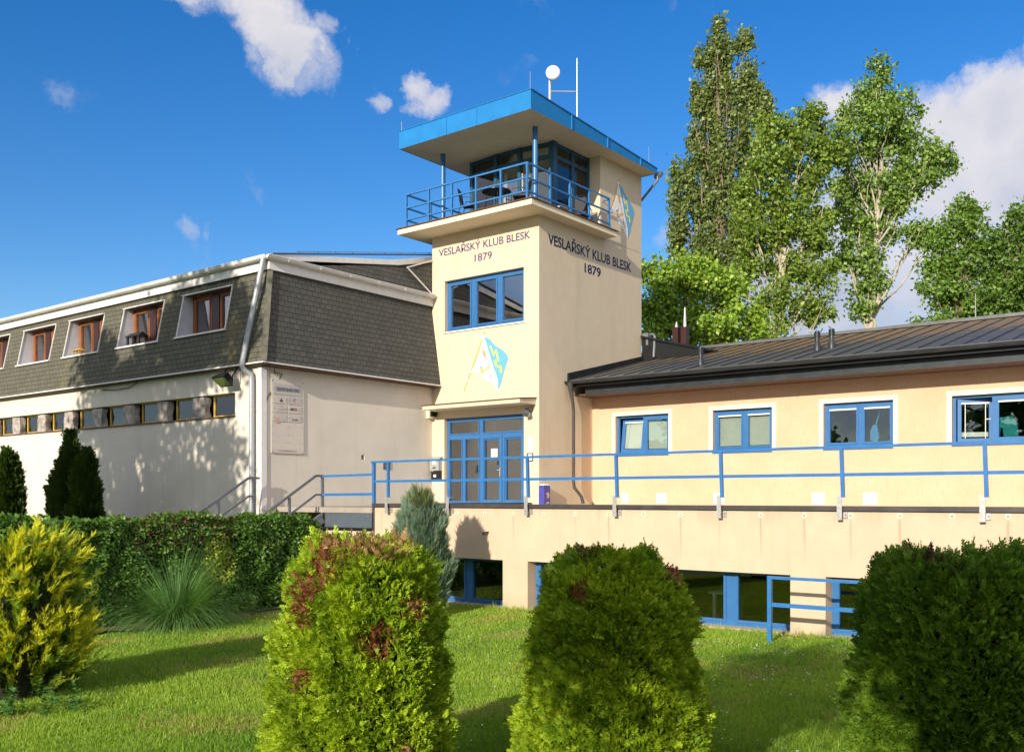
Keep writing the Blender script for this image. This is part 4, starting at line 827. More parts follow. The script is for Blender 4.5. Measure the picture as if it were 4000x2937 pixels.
# ================================================================ foliage tools
FW0=np.array([-sn,cs,0.])
def nrmz(a): return a/np.maximum(np.linalg.norm(a,axis=-1,keepdims=True),1e-9)
def scatter(name,tv,tf,P,D,S,Cc,m,parent=None,U=None,W_=None):
    """copies template (tv,tf) to points P, +Y along D, size S, colour Cc; joins them in one mesh"""
    N=len(P); D=nrmz(D); U=nrmz(rng.normal(size=(N,3)) if U is None else U)
    Xa=nrmz(np.cross(D,U)); Za=np.cross(Xa,D); tv=np.array(tv,float); K=len(tv); S=np.asarray(S).reshape(-1,1,1)*np.ones((N,1,1))
    Wd=1 if W_ is None else np.asarray(W_).reshape(-1,1,1)
    V=P[:,None,:]+S*(tv[None,:,0:1]*Wd*Xa[:,None,:]+tv[None,:,1:2]*D[:,None,:]+tv[None,:,2:3]*Za[:,None,:])
    V=V.reshape(-1,3); tf=np.array(tf); q=tf.shape[1]; Fi=(tf[None]+(np.arange(N)*K)[:,None,None]).reshape(-1)
    me=bpy.data.meshes.new(name); me.vertices.add(len(V)); me.loops.add(len(Fi)); me.polygons.add(len(Fi)//q)
    off=np.array(PO.get(parent.name,Vector())) if parent else 0
    me.vertices.foreach_set('co',(V-off).ravel().astype(np.float32)); me.loops.foreach_set('vertex_index',Fi.astype(np.int32))
    me.polygons.foreach_set('loop_start',(np.arange(len(Fi)//q)*q).astype(np.int32)); me.polygons.foreach_set('loop_total',np.full(len(Fi)//q,q,dtype=np.int32))
    me.update(calc_edges=True)
    at_=me.attributes.new('leaf_colour','FLOAT_COLOR','POINT'); c=np.ones((N,K,4),np.float32); c[...,:3]=np.clip(Cc,0,1)[:,None,:]; at_.data.foreach_set('color',c.ravel())
    me.materials.append(MT[m]); o=bpy.data.objects.new(name,me); C.objects.link(o)
    if parent: o.parent=parent; PO[o.name]=Vector(off)
    return o
LEAF=([(0,0,0),(.36,.45,.07),(0,1,-.03),(-.36,.45,.07)],[(0,1,2),(0,2,3)])
_v=[];_f=[]
for k in range(4):
    y=.02+.21*k; w=.36-.07*k
    for s in (-1,1):
        i=len(_v); _v+=[(0,y,-.05*k*k*.3),(s*w,y+.24,.02-.04*k),(s*w*.45,y+.33,-.02),(0,y+.14,-.03*k)]; _f+=[(i,i+1,i+2),(i,i+2,i+3)]
i=len(_v); _v+=[(-.05,.8,-.1),(.05,.8,-.1),(0,1.08,-.13)]; _f+=[(i,i+1,i+2)]
SPRAY=(_v,_f)
_v=[];_f=[]
for k in range(7):      # feathery plume
    y=.06+.125*k; w=.20-.022*k
    for s in (-1,1):
        i=len(_v); _v+=[(0,y,0),(s*w,y+.17,.05*(1 if k%2 else -1)),(0,y+.09,0)]; _f+=[(i,i+1,i+2)]
i=len(_v); _v+=[(-.04,0,0),(.04,0,0),(0,1.1,0)]; _f+=[(i,i+1,i+2)]
PLUME=(_v,_f)
def fbm(P,f,seed=0):
    # smooth lumpy field from summed sines, cheap and vectorised
    r=np.random.default_rng(seed); o=np.zeros(len(P))
    for k in range(10):
        w=r.normal(size=3)*f*(1+.35*k); o+=np.sin(P@w+r.uniform(0,6.28))/(1+.35*k)
    return o/3
def bush(name,label,cat,cx,cy,base,h,prof,n,size,cols,tmpl=SPRAY,lump=.10,lumpf=5.,updir=.38,core=True,patches=(),group=None,m='needle',tips=None,squash=1,jit=.085,seed=1,top_from=.0,trunk=.08,fine=.5):
    t=thing(name,(cx,cy,base),label,cat,group); r_=np.random.default_rng(seed)
    T=[p[0] for p in prof]; R=[p[1] for p in prof]
    # sample the surface by area
    tt=r_.uniform(0,1,n*3); rr=np.interp(tt,T,R); keep=r_.uniform(0,1,n*3)<(rr+.12)/(max(R)+.12); tt=tt[keep][:n]; rr=np.interp(tt,T,R); N=len(tt)
    th=r_.uniform(0,2*np.pi,N); U3=np.stack([np.cos(th),np.sin(th),tt*h],1)
    P0=np.stack([np.cos(th)*rr,np.sin(th)*rr*squash,tt*h],1); L=fbm(P0,lumpf,seed)+fine*fbm(P0,19,seed+2)
    dr=np.gradient(np.array(R),np.array(T)*h); sl=np.interp(tt,T,dr); nr=nrmz(np.stack([np.cos(th),np.sin(th),-sl],1))
    inn=r_.exponential(.5,N).clip(0,2)*jit
    P=P0+nr*(lump*L-inn)[:,None]; P[:,2]=np.maximum(P[:,2],.03)
    D=nr*(.75)+np.array([0,0,updir])+r_.normal(size=(N,3))*.38
    S=size*r_.uniform(.65,1.25,N)*(1+.25*L.clip(-1,1))
    c0,c1=np.array(cols[0]),np.array(cols[1]); mixf=(r_.uniform(0,1,N)*.6+.4*(fbm(P0,lumpf*.8,seed+5)*.5+.5)).clip(0,1)
    Cc=c0+(c1-c0)*mixf[:,None]; Cc=Cc*r_.uniform(.8,1.2,(N,1))
    Pw=P+np.array([cx,cy,base])
    if tips is not None:
        k=(inn/jit<.35)&(r_.uniform(0,1,N)<tips[1]); Cc[k]=np.array(tips[0])*r_.uniform(.75,1.2,(k.sum(),1))
    for (c,rad,col) in patches:
        q_=Pw-np.array(c); dq=q_@FW0; dd=np.sqrt(np.maximum((q_**2).sum(1)-dq**2,0)+(dq*.3)**2)+r_.normal(size=N)*rad*.22+fbm(Pw,22,3)*rad*.35; k=(dd<rad)&(r_.uniform(0,1,N)<.8); Cc[k]=np.array(col)*r_.uniform(.6,1.35,(k.sum(),1))
    Un=np.cross(D,nr)*.7+nr*.75+r_.normal(size=(N,3))*.45
    scatter('foliage',*tmpl,Pw,D,S,Cc,m,t,U=np.cross(Un,D) if False else Un)
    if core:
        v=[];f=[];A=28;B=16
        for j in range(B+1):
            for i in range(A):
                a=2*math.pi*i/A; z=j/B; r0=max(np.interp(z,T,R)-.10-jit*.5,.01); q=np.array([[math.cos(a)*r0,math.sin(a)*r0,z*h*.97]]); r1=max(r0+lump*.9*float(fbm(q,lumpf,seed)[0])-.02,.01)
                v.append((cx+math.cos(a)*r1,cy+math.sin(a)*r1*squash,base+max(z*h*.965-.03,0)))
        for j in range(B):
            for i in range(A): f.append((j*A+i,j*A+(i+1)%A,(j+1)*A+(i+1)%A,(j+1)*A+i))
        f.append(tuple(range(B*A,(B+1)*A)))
        mb=MB(); mb.idx(v,f); mb.build('dark_core','core',t,True)
    mb=MB(); mb.tube([(cx,cy,base-.1),(cx,cy,base+h*.5)],[trunk,trunk*.5],8); mb.build('trunk','bark',t,True)
    return t
def gp(u,d):     # ground point on the lawn
    p=at(u,HZ,d); return p.x,p.y
red=(.34,.14,.07); tan=(.40,.26,.11)
x,y=gp(1410,8.35)
pt=[(at(o_[0]*1.7778,o_[1]*1.7778,7.68+o_[4]),o_[2]*.95,o_[3]) for o_ in [(722,1212,.11,red,.2),(700,1262,.14,red,.1),(668,1300,.13,red,.1),(655,1345,.09,red,.1),(650,1382,.09,red,.0),(660,1500,.10,red,.0),(822,1425,.12,red,0),(905,1340,.10,red,.15),(885,1660,.08,tan,0),(828,1390,.07,red,0),(940,1375,.07,red,.2),(790,1183,.22,tan,.45),(860,1180,.20,tan,.5),(900,1178,.12,tan,.5)]]
bush('topiary_thuja','rounded yellow-green thuja with rusty brown dead patches','shrub',x,y,GZ,2.17,[(0,.68),(.15,.73),(.35,.71),(.55,.66),(.75,.60),(.88,.54),(.96,.44),(1,.30)],32000,.086,[(.11,.24,.012),(.52,.66,.035)],lump=.085,lumpf=5.5,patches=pt,group='clipped thujas on the lawn',seed=3,jit=.095)
x,y=gp(2390,8.5)
bush('topiary_thuja','rounded green thuja widening towards the ground, right of the one with brown patches','shrub',x,y,GZ,2.09,[(0,.87),(.15,.82),(.39,.735),(.59,.655),(.74,.60),(.88,.51),(.95,.40),(1,.24)],33000,.084,[(.11,.24,.012),(.52,.66,.035)],lump=.07,lumpf=5.5,patches=[(at(2280,2320,8.0),.08,red),(at(2300,2150,8.5),.12,(.16,.15,.03)),(at(2630,2260,8.4),.09,red),(at(2420,2660,7.6),.04,tan)],group='clipped thujas on the lawn',seed=9)
x,y=gp(3745,8.2)
bush('topiary_thuja','dark shaded broad thuja with a flat top at the right','shrub',x,y,GZ,2.07,[(0,.78),(.15,.81),(.35,.80),(.55,.77),(.75,.72),(.88,.65),(.95,.56),(1,.38)],33000,.09,[(.06,.15,.012),(.25,.40,.03)],lump=.08,lumpf=4.5,patches=[(at(3900,2150,7.6),.10,(.20,.20,.03)),(at(3650,2170,7.9),.12,(.10,.07,.03))],group='clipped thujas on the lawn',seed=15,jit=.09)  # leaf colours darkened to carry part of the shade on this bush
# golden juniper at the left
def golden():
    cx,cy=gp(55,12.6); base=GZ; t=thing('golden_conifer',(cx,cy,base),'bright yellow-tipped conifer with feathery plumes at the left','shrub'); r_=np.random.default_rng(5)
    Ps=[];Ds=[];Ss=[];Cs=[]
    for k in range(900):
        a=r_.uniform(0,6.283); zz=r_.uniform(-.03,1)**1 if k%4 else r_.uniform(0,.35); R=np.interp(zz,[0,.2,.5,.75,.92,1],[1.0,1.12,1.12,.98,.72,.35]); rad=R*(r_.uniform(.72,1.05) if k%5 else .6)
        p0=np.array([math.cos(a)*rad*.62,math.sin(a)*rad*.62,zz*1.75]); d=nrmz(np.array([math.cos(a)*.7,math.sin(a)*.75,.85])+r_.normal(size=3)*.18); Ln=r_.uniform(.30,.58)
        bend=r_.normal(size=3)*.1
        m_=34; s=r_.uniform(.05,1,m_)**.8; q=p0+d*Ln*s[:,None]+bend*(s**2)[:,None]; q=q+r_.normal(size=(m_,3))*.022*(1.15-s)[:,None]
        Ps.append(q); Ds.append(np.tile(d,(m_,1))+r_.normal(size=(m_,3))*.35); Ss.append(.125*(1.15-.45*s)*r_.uniform(.8,1.2,m_))
        g=np.array([.07,.15,.012]); yv=np.array([.74,.76,.04]) if r_.uniform()<.78 else np.array([.34,.50,.04]); f=((s-.25)/.5).clip(0,1)*(1 if zz>.12 else .6)*(.12 if k%5==0 else 1)
        Cs.append((g+(yv-g)*f[:,None])*r_.uniform(.8,1.15,(m_,1)))
    P=np.concatenate(Ps)+np.array([cx,cy,base+.08]); scatter('foliage',*PLUME,P,np.concatenate(Ds),np.concatenate(Ss),np.concatenate(Cs),'needle',t)
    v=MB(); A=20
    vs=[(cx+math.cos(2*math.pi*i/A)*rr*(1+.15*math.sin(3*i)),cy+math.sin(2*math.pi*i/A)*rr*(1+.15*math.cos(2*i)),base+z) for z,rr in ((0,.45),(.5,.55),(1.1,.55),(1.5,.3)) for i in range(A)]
    v.idx(vs,[(j*A+i,j*A+(i+1)%A,(j+1)*A+(i+1)%A,(j+1)*A+i) for j in range(3) for i in range(A)]+[tuple(range(3*A,4*A))]); v.build('dark_core','core',t,True)
golden()
# blue-green conifer by the terrace wall
bush('blue_green_conifer','pointed blue-green conifer casting its shadow on the terrace wall','shrub',-14.5,15.2,GZ,2.60,[(0,.4),(.15,.55),(.4,.64),(.6,.60),(.8,.44),(.92,.26),(1,.06)],11000,.17,[(.13,.22,.13),(.30,.42,.32)],tmpl=PLUME,lump=.10,lumpf=4,updir=1.5,patches=[((-14.35,15.0,.0),.25,(.16,.19,.05))],seed=21,jit=.1)
# conical thujas against the office wall
for k,(xx,yy,hh,rw,lb) in enumerate([(-28.15,14.6,4.45,.66,'tall dark pointed thuja, taller of the joined pair before the office wall'),(-27.1,14.5,3.85,.50,'shorter dark thuja joined to the right of the taller pointed one'),(-32.2,14.6,4.05,.60,'dark pointed thuja cut by the left edge of the picture')]):
    bush('conical_thuja',lb,'shrub',xx,yy,GZ,hh,[(0,.8*rw),(.2,rw),(.5,.82*rw),(.75,.55*rw),(.9,.3*rw),(1,.05)],9000,.20,[(.030,.065,.010),(.060,.115,.018)],lump=.10,lumpf=3,updir=1.1,group='pointed thujas by the office wall',seed=31+k,jit=.1)
# ---------------------------------------------------------------- hedge
def hedge():
    t=thing('clipped_hedge',(-18.4,11.5,GZ),'long clipped leafy green hedge in front of the stairs and office','hedge'); r_=np.random.default_rng(2)
    x0,x1,y0,y1,h=-19.3,-17.95,5.6,15.45,2.10; P=[];Nn=[]
    def add(n,f,nv): 
        q=f(r_.uniform(0,1,n),r_.uniform(0,1,n)); P.append(q); Nn.append(np.tile(nv,(n,1)))
    add(34000,lambda a,b:np.stack([np.full_like(a,x1),y0+(y1-y0)*a,h*b],1),(1,0,0)); add(9000,lambda a,b:np.stack([x0+(x1-x0)*b,y0+(y1-y0)*a,np.full_like(a,h)],1),(0,0,1))
    add(6000,lambda a,b:np.stack([x0+(x1-x0)*a,np.full_like(a,y0),h*b],1),(0,-1,0)); add(4000,lambda a,b:np.stack([x0+(x1-x0)*a,np.full_like(a,y1),h*b],1),(0,1,0)); add(5000,lambda a,b:np.stack([np.full_like(a,x0),y0+(y1-y0)*a,h*b],1),(-1,0,0))
    P=np.concatenate(P);Nn=np.concatenate(Nn).astype(float); N=len(P)
    L=fbm(P,2.6,8); cr=np.minimum(h-P[:,2],.25)/.25; rnd=(1-cr)*.10*(Nn[:,2]<.5)
    P=P+Nn*(.13*L-r_.exponential(.06,N).clip(0,.3)-rnd)[:,None]; P[:,2]+=.02*np.sin(P[:,1]*1.1)*(P[:,2]/h)+np.where((P[:,1]>11.3)&(P[:,1]<12.6),.03,0)*(P[:,2]/h)**3
    end=np.clip((P[:,1]-14.8)/.7,0,1); P[:,2]-=end**2*.25*(P[:,2]/h)
    D=Nn*.35+np.array([0,0,-.25])+r_.normal(size=(N,3))*.6; U=Nn+np.array([0,0,.7])+r_.normal(size=(N,3))*.45
    zone=fbm(P,1.1,4); base=np.array([.06,.15,.02])+(np.array([.18,.33,.05])-np.array([.06,.15,.02]))*r_.uniform(0,1,(N,1))
    k=(P[:,1]>10.6)&(P[:,1]<13)&(P[:,2]>1.5)&(r_.uniform(0,1,N)<.2); base[k]=np.array([.20,.09,.05])*r_.uniform(.6,1.3,(k.sum(),1))
    q=np.linalg.norm((P-np.array([-17.9,12.6,1.25]))*np.array([1,1,.75]),axis=1)<.42; base[q]=np.array([.38,.47,.07])*r_.uniform(.7,1.2,(q.sum(),1))
    S=.085*r_.uniform(.6,1.35,N); S=np.where(P[:,1]<10,S*1.25,S*.95)
    scatter('foliage',*LEAF,P+np.array([0,0,GZ]),D,S,base,'leaf',t,U=U)
    m=MB(); m.box(x0+.22,x1-.22,y0+.2,y1-.3,GZ,GZ+h-.24); m.build('dark_core','core',t)
hedge()
# ornamental grass clump
def clump():
    cx,cy=-17.1,11.0; t=thing('ornamental_grass',(cx,cy,GZ),'large arching clump of thin green ornamental grass before the hedge','plant'); r_=np.random.default_rng(4)
    V=[];Fs=[];Cc=[];n=2700
    for k in range(n):
        a=r_.uniform(0,6.283); e=r_.uniform(.02,1)**.6; lean=.15+e*1.75*r_.uniform(.7,1.2); L=r_.uniform(1.0,1.9)*(1.05-.12*e)*(1+.18*math.sin(a*3+1)); b=np.array([cx+math.cos(a)*.30*e,cy+math.sin(a)*.30*e,GZ]); d=np.array([math.cos(a+r_.normal()*.2),math.sin(a+r_.normal()*.2),0])
        w=r_.uniform(.006,.011); sd=np.array([-d[1],d[0],0]); col=np.array([.15,.31,.09])*r_.uniform(.6,1.5)+np.array([.03,.02,.01])*r_.uniform(0,1)
        if r_.uniform()<.09: col=np.array([.35,.28,.12]); L*=.5
        p=b.copy(); ang=.10+.30*lean*r_.uniform(.6,1.2); i0=len(V)
        for s in range(7):
            V.append(p-sd*w*(1-s/6.5)); V.append(p+sd*w*(1-s/6.5)); Cc+=[col,col]; ang+=lean*.19; p=p+(d*math.sin(ang)+np.array([0,0,math.cos(ang)]))*L/6
        Fs+=[(i0+2*s,i0+2*s+1,i0+2*s+3,i0+2*s+2) for s in range(6)]
    me=bpy.data.meshes.new('blades'); off=np.array([cx,cy,GZ]); me.from_pydata((np.array(V)-off).tolist(),[],Fs); at_=me.attributes.new('leaf_colour','FLOAT_COLOR','POINT'); c=np.ones((len(V),4),np.float32); c[:,:3]=np.array(Cc); at_.data.foreach_set('color',c.ravel()); me.materials.append(MT['blade'])
    o=bpy.data.objects.new('blades',me); C.objects.link(o); o.parent=t
clump()
# planting bed along the hedge
bd=MB(); n=30
edge=[(-17.9+.0,5.4+i*10/n) for i in range(n+1)]; bv=[]
for i,(x_,y_) in enumerate(edge): 
    w=.75+.25*math.sin(i*.9)+.12*math.sin(i*2.3); w*=1 if y_<12.3 else max(.1,(13.6-y_)/1.3); bv+=[(-19.6,y_,GZ+.035),(x_+w,y_,GZ+.038)]
bd.idx(bv,[(2*i,2*i+1,2*i+3,2*i+2) for i in range(n)]); bo=bd.build('planting_bed','bed'); bo['kind']='structure'
# weeds at the foot of the golden conifer
def weeds(cx,cy,n,hh,seed,label):
    r_=np.random.default_rng(seed); t=thing('leafy_weed',(cx,cy,GZ),label,'plant'); P=[];D=[];S=[]
    for k in range(n):
        bx,by=cx+r_.normal()*.16,cy+r_.normal()*.16; h=hh*r_.uniform(.5,1.1); l=r_.normal(size=2)*.12
        for j in range(12):
            s=(j+1)/12; a=r_.uniform(0,6.28); P.append((bx+l[0]*s,by+l[1]*s,GZ+h*s)); D.append((math.cos(a),math.sin(a),.35)); S.append(.11*(1.1-.5*s))
    P=np.array(P); N=len(P); scatter('foliage',*LEAF,P,np.array(D),np.array(S),np.array([.10,.22,.05])*r_.uniform(.7,1.3,(N,1)),'leaf',t,U=np.tile([0,0,1.],(N,1))+r_.normal(size=(N,3))*.3)
x,y=gp(235,11.6); weeds(x,y,9,.42,1,'low leafy weed at the right foot of the golden conifer')
x,y=gp(30,11.3); weeds(x,y,8,.30,2,'low leafy weed in the grass below the golden conifer, at the left edge')
# ---------------------------------------------------------------- trees
def tube_between(m,p,q,r0,r1,seed,n=6,wob=.03):
    r_=random.Random(seed); p=Vector(p);q=Vector(q);L=(q-p).length; pts=[];rs=[]
    for i in range(n+1):
        t=i/n; w=Vector((r_.uniform(-1,1),r_.uniform(-1,1),r_.uniform(-.3,.3)))*L*wob*(1 if 0<i<n else 0); pts.append(p.lerp(q,t)+w); rs.append(r0+(r1-r0)*t)
    m.tube(pts,rs,8)
def tree(name,label,d,trunk_u,lobes,cols,leaf,dens,bark='bark',tr=.35,spire=False,clump=.55,seed=1,group='trees behind the clubhouse',tilt=None,limb=.12,trunk_top=None):
    """lobes: (u,v,ru,rv) on the 2250-wide photograph grid laid out at distance d, each a solid ellipsoid of leaf clumps"""
    r_=np.random.default_rng(seed); k=1.7778*d/F; base=at(trunk_u*1.7778,HZ,d); base=Vector((base.x,base.y,GZ)); t=thing(name,base,label,'tree',group)
    right=np.array([cs,sn,0]); fwd=np.array([-sn,cs,0]); up=np.array([0,0,1.]); P=[];NR=[]; m=MB(); trc=[]
    for i,(u,v,ru,rv) in enumerate(lobes):
        c=np.array(at(u*1.7778,(v+(10 if spire else 7))*1.7778,d))+fwd*r_.uniform(-1,1)*ru*k*.7; a,b=ru*k,rv*k; dep=a
        nc=max(6,int(a*b*15.5*dens)); x=r_.normal(size=(nc,3)); x=nrmz(x)*(r_.uniform(.25,1.08,(nc,1))**.5); cc=c+x[:,0:1]*right*a+x[:,1:2]*fwd*dep+x[:,2:3]*up*b
        for q in cc:
            n=int(r_.uniform(60,125)); cr=clump*r_.uniform(.6,1.2); y=r_.normal(size=(n,3))*.5; sc=np.array([.6,.6,1.15]) if spire else np.array([.9,.9,.8]); P.append(q+y*cr*sc); NR.append(np.tile(q-c,(n,1)))
        trc.append((c,a,b))
    tt=trunk_top or max(trc,key=lambda z:z[0][2])[0]; tt=Vector(tt); tv=at(*[trunk_top[0]*1.7778,trunk_top[1]*1.7778],d) if trunk_top else tt
    top=Vector(tv); tube_between(m,base-Vector((0,0,.3)),top,tr,.05,seed,14,.006)
    m.build('trunk',bark,t,True); m=MB()
    for i,(c,a,b) in enumerate(trc):
        c=Vector(c); s=(c.z-(4 if not spire else 8)-base.z)/(top.z-base.z); s=min(max(s,.12),.95); st_=base.lerp(top,s)
        tube_between(m,st_,c+Vector((0,0,b*.5)),max(limb*.75*(1-s*.6),.03),.015,seed*50+i,5,.05)
        for j in range(2):
            e=c+Vector((r_.uniform(-1,1)*a,r_.uniform(-1,1)*a,r_.uniform(.0,1)*b)); tube_between(m,st_.lerp(c,.6),e,.03,.01,seed*90+i*7+j,4,.06)
    m.build('limbs',bark,t,True)
    P=np.concatenate(P);NR=np.concatenate(NR); N=len(P); D=r_.normal(size=(N,3))*.6+np.array([.35,.2,-.25 if not spire else .5]); U=r_.normal(size=(N,3))*.7+np.array([0,-.25,.55])
    f=r_.uniform(0,1,(N,1)); Cc=(np.array(cols[0])*(1-f)+np.array(cols[1])*f)*r_.uniform(.75,1.25,(N,1))
    scatter('crown',*LEAF,P,D,leaf*.80*r_.uniform(.6,1.3,N),np.clip(Cc*1.65,0,.7),'leaf',t,U=U); return t,N
NT=0
t,n=tree('lombardy_poplar','tallest tree, a narrow many-spired poplar close behind the tower',52,1590,[(1573,95,17,45),(1550,150,20,60),(1600,110,14,42),(1632,95,15,42),(1592,190,24,60),(1537,215,18,60),(1640,180,22,60),(1662,230,22,60),(1560,280,30,70),(1620,280,26,70),(1682,260,14,60),(1530,330,18,60),(1580,370,32,80),(1650,340,30,70),(1515,400,18,60),(1550,450,30,80),(1610,450,36,80),(1492,395,14,45),(1487,470,20,70),(1500,540,26,50),(1550,560,34,60),(1610,560,34,60)],[(.075,.11,.030),(.17,.21,.065)],.26,1.3,spire=True,tr=.5,clump=.55,seed=3,limb=.2); NT+=n
t,n=tree('poplar','broad loose green poplar between the narrow tall one and the pale-trunked one',47,1672,[(1700,270,36,38),(1748,262,26,36),(1790,262,26,34),(1825,285,30,34),(1690,340,44,50),(1760,340,50,50),(1820,340,24,28),(1660,420,40,50),(1730,420,44,46),(1800,400,34,34),(1812,455,30,26),(1700,500,54,50),(1780,520,40,40),(1650,560,34,44),(1740,580,56,44),(1800,600,36,34),(1700,650,40,34),(1770,660,44,30),(1700,712,40,22),(1800,680,30,22),(1640,500,30,44),(1650,440,26,36),(1620,600,30,40),(1730,480,40,36)],[(.065,.118,.014),(.195,.26,.045)],.26,1.1,bark='palebark',tr=.3,clump=.6,seed=7,limb=.14); NT+=n
t,n=tree('poplar','poplar with a bare pale trunk standing free against the clouds',49,1900,[(1925,160,16,30),(1900,200,26,36),(1950,205,28,40),(1870,245,26,34),(1930,260,44,44),(1985,245,30,40),(1895,310,44,44),(1965,320,50,48),(2020,320,30,40),(1845,330,22,30),(1900,380,44,40),(1980,390,50,44),(2040,360,36,34),(2075,345,28,26),(1865,430,30,34),(1930,450,50,40),(1990,440,30,34),(1880,500,36,36),(1940,510,36,36),(1850,560,22,26),(1910,570,34,36),(1890,620,26,24),(1930,610,20,20),(1898,668,14,12),(2000,520,24,24),(2030,500,26,24),(2055,520,20,20)],[(.065,.13,.020),(.19,.27,.06)],.26,1.0,bark='palebark',tr=.34,clump=.6,seed=11,limb=.13,trunk_top=(1935,240)); NT+=n
t,n=tree('maple_tree','light green maple in front of the tall poplars, right beside the tower',42,1520,[(1430,580,22,28),(1460,620,40,40),(1500,590,40,36),(1540,610,44,40),(1600,620,36,36),(1440,670,34,36),(1500,670,54,44),(1570,680,54,40),(1640,690,36,30),(1460,720,50,34),(1540,730,60,34),(1620,735,60,24),(1670,735,30,18)],[(.09,.17,.018),(.24,.33,.04)],.24,1.5,clump=.6,seed=17,limb=.12,trunk_top=(1520,620)); NT+=n
t,n=tree('maple_tree','loose leafy tree whose narrow top rises over the wing roof at the right',46,2115,[(2108,448,24,28),(2140,465,24,26),(2090,500,28,28),(2130,510,36,34),(2070,530,20,22),(2100,560,44,34),(2150,560,40,40),(2060,575,24,18),(2085,610,30,30),(2130,620,56,40),(2050,625,28,14),(2100,660,50,34),(2150,665,50,34),(2040,706,34,8)],[(.055,.12,.015),(.15,.235,.04)],.24,1.2,clump=.55,seed=23,limb=.10,trunk_top=(2115,470)); NT+=n
t,n=tree('maple_tree','dense dark green tree cut by the right edge above the wing roof',45,2235,[(2225,480,26,30),(2260,470,30,34),(2200,520,30,34),(2240,540,40,40),(2195,580,36,36),(2250,600,50,44),(2200,640,44,36),(2260,660,50,40),(2300,560,50,60),(2190,680,36,26)],[(.045,.10,.014),(.115,.19,.03)],.24,1.4,clump=.55,seed=29,limb=.12,trunk_top=(2240,500)); NT+=n
# trees out of view behind and left of the photographer, whose shade falls in the picture
def shade_tree(name,label,base,lobes,n,leaf,seed):
    r_=np.random.default_rng(seed); t=thing(name,base,label,'tree'); P=[]
    m=MB(); b=Vector(base); c0=Vector(lobes[0][0]); tube_between(m,b,Vector((c0.x,c0.y,c0.z)),.2,.06,seed); m.build('trunk','bark',t,True)
    tot=sum(l[1][0]*l[1][1]*l[1][2] for l in lobes)
    for c,r3 in lobes:
        k=int(n*r3[0]*r3[1]*r3[2]/tot/45*(.5 if c[2]<3.5 and c[1]>0 else (1.5 if c[2]>7 else .85)))+1; x=nrmz(r_.normal(size=(k,3)))*(r_.uniform(0,1,(k,1))**.45); cc=np.array(c)+x*np.array(r3); q=np.repeat(cc,45,0)+r_.normal(size=(k*45,3))*.28; P.append(q)
    P=np.concatenate(P); N=len(P); scatter('crown',*LEAF,P,r_.normal(size=(N,3)),leaf*r_.uniform(.7,1.3,N),np.array([.07,.14,.02])*r_.uniform(.7,1.3,(N,1)),'leaf',t)
shade_tree('shade_tree','leafy tree left of the photographer shading the office wall',(-24.5,1.0,GZ),[((-26.2,1.8,4.6),(2.9,2,2.3)),((-22.6,1.5,5.6),(2.9,2.2,2.4)),((-22.3,1.5,9.9),(3.1,2,1.9)),((-26.4,1.5,7.8),(2.6,2,1.9)),((-27.6,1.5,9.6),(1.3,1.2,1.0)),((-21.0,1.4,3.6),(1.7,1.5,1.5)),((-24.5,1.6,3.0),(3.4,1.6,1.3))],24000,.27,41)
shade_tree('shade_tree','small spreading tree behind the photographer',(.2,-2.2,-1.7),[((-.5,-2.0,2.78),(1.3,.8,.72)),((.8,-2.0,2.2),(1.3,.8,1.1)),((-2.6,-2.0,2.42),(1.25,.8,1.0)),((1.0,-2.0,1.2),(1.0,.7,.8)),((.75,-2.0,1.6),(.6,.7,.6))],26000,.14,43)
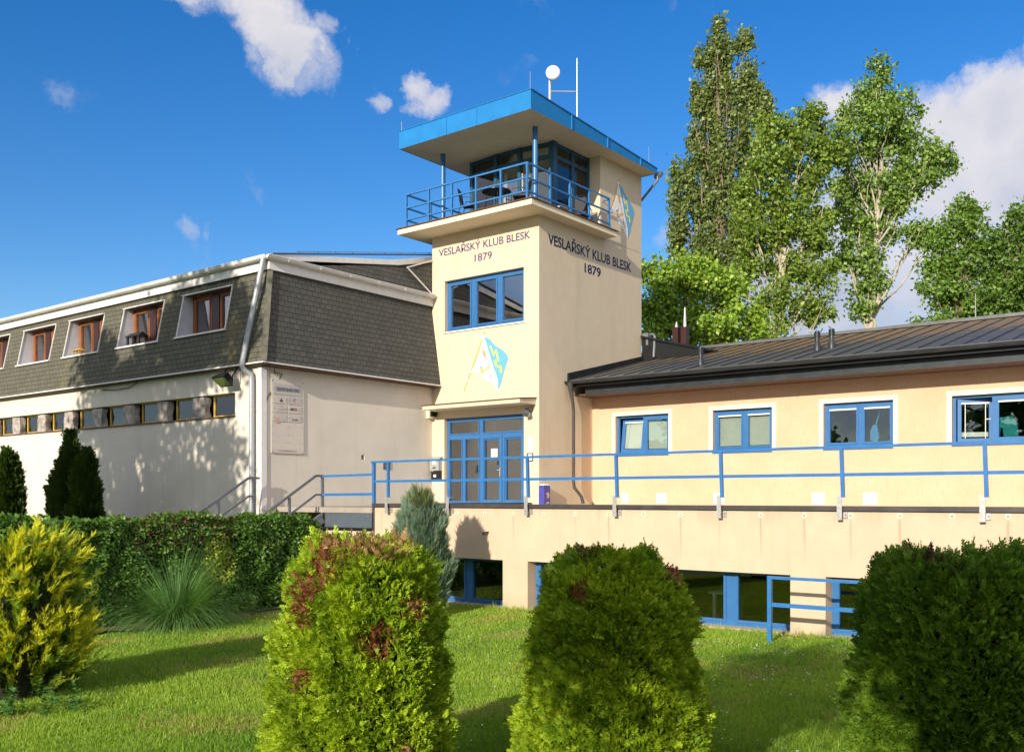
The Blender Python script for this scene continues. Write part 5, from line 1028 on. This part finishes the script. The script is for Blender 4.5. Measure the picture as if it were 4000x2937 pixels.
# ---------------------------------------------------------------- lawn grass and daisies
def lawn_grass():
    r_=np.random.default_rng(12); N=620000
    d=9.0+ (r_.uniform(0,1,N)**1.55)*16; u=r_.uniform(-80,4080,N); r=(u-CX)/F*d; X=r*cs-d*sn; Y=r*sn+d*cs
    k=(Y<17.25)&~((X<-17.3)&(Y>5))&(X>-20); X,Y,d=X[k],Y[k],d[k]; N=len(X)
    Z=gz(X,Y); P=np.stack([X,Y,Z-.005],1); pf=fbm(P,1.2,77)*.5+.5; pf2=fbm(P,4.5,78)*.5+.5
    near=np.clip((17.25-Y)/.35,0,1); H=(.045+.035*pf2.clip(0,1)+.12*(1-near)*r_.uniform(0,1,N))*r_.uniform(.6,1.35,N)
    H*=.75+.5*pf.clip(0,1); long=r_.uniform(0,1,N)<.008; H[long]*=2.1
    D=r_.normal(size=(N,3))*.50+np.array([0,0,1.]); 
    c=np.array([.14,.32,.025])+(np.array([.46,.60,.07])-np.array([.14,.32,.025]))*(pf.clip(0,1)*.55+.45*r_.uniform(0,1,N)**1.3)[:,None]
    dry=(fbm(P,2.0,79)>.40)&(r_.uniform(0,1,N)<.45); c[dry]=np.array([.45,.40,.13]); c=c*r_.uniform(.7,1.25,(N,1))
    U=r_.normal(size=(N,3))*np.array([1,1,.1])
    o=scatter('grass',[(-.5,0,0),(.5,0,0),(.1,1,.12)],[(0,1,2)],P,D,H,c,'blade',U=U,W_=(.0075+.0004*d)/H*r_.uniform(.7,1.3,N)); o['kind']='stuff'; o['label']='mown green lawn grass'
    # broad leaf weeds and daisies
    n=900; d=9.5+r_.uniform(0,1,n)*9; u=np.where(r_.uniform(0,1,n)<.8,r_.uniform(2650,3700,n),r_.uniform(1700,2200,n)); r=(u-CX)/F*d; X=r*cs-d*sn; Y=r*sn+d*cs; k=(Y<17.1); k&=fbm(np.stack([X,Y,X*0],1),1.5,5)>-.1; X,Y=X[k],Y[k]; n=len(X)
    hexv=[(0,0,0)]+[(.5*math.cos(a*math.pi/3),.5*math.sin(a*math.pi/3),.1) for a in range(6)]; 
    o=scatter('daisies',hexv,[(0,i+1,(i+1)%6+1) for i in range(6)],np.stack([X,Y,gz(X,Y)+.075+r_.uniform(0,.03,n)],1),r_.normal(size=(n,3))*np.array([1,1,.2]),.026*r_.uniform(.7,1.3,n),np.tile([.75,.75,.72],(n,1)),'leaf',U=np.array([0,-.3,1.])+r_.normal(size=(n,3))*.25); o['kind']='stuff'; o['label']='small white daisies in the lawn'
lawn_grass()
# far woods on the other side, out of view, mirrored in the window glass
def woods():
    r_=np.random.default_rng(50); n=16000; X=r_.uniform(-130,70,n); top=9.5+2.2*np.sin(X*.23)+1.6*np.sin(X*.61+1); Z=GZ+top*r_.uniform(0,1,n)**.8; Y=-52+r_.uniform(-3,3,n)+2*np.sin(X*.4)
    P=np.stack([X,Y,Z],1); c=np.array([.06,.12,.02])*r_.uniform(.6,1.5,(n,1))
    o=scatter('distant_woods',*LEAF,P,r_.normal(size=(n,3))+np.array([0,0,.2]),1.5*r_.uniform(.7,1.3,n),c,'leaf'); o['kind']='stuff'; o['label']='dark line of woods on the far side of the lawn'
woods()
print('leaves',NT)
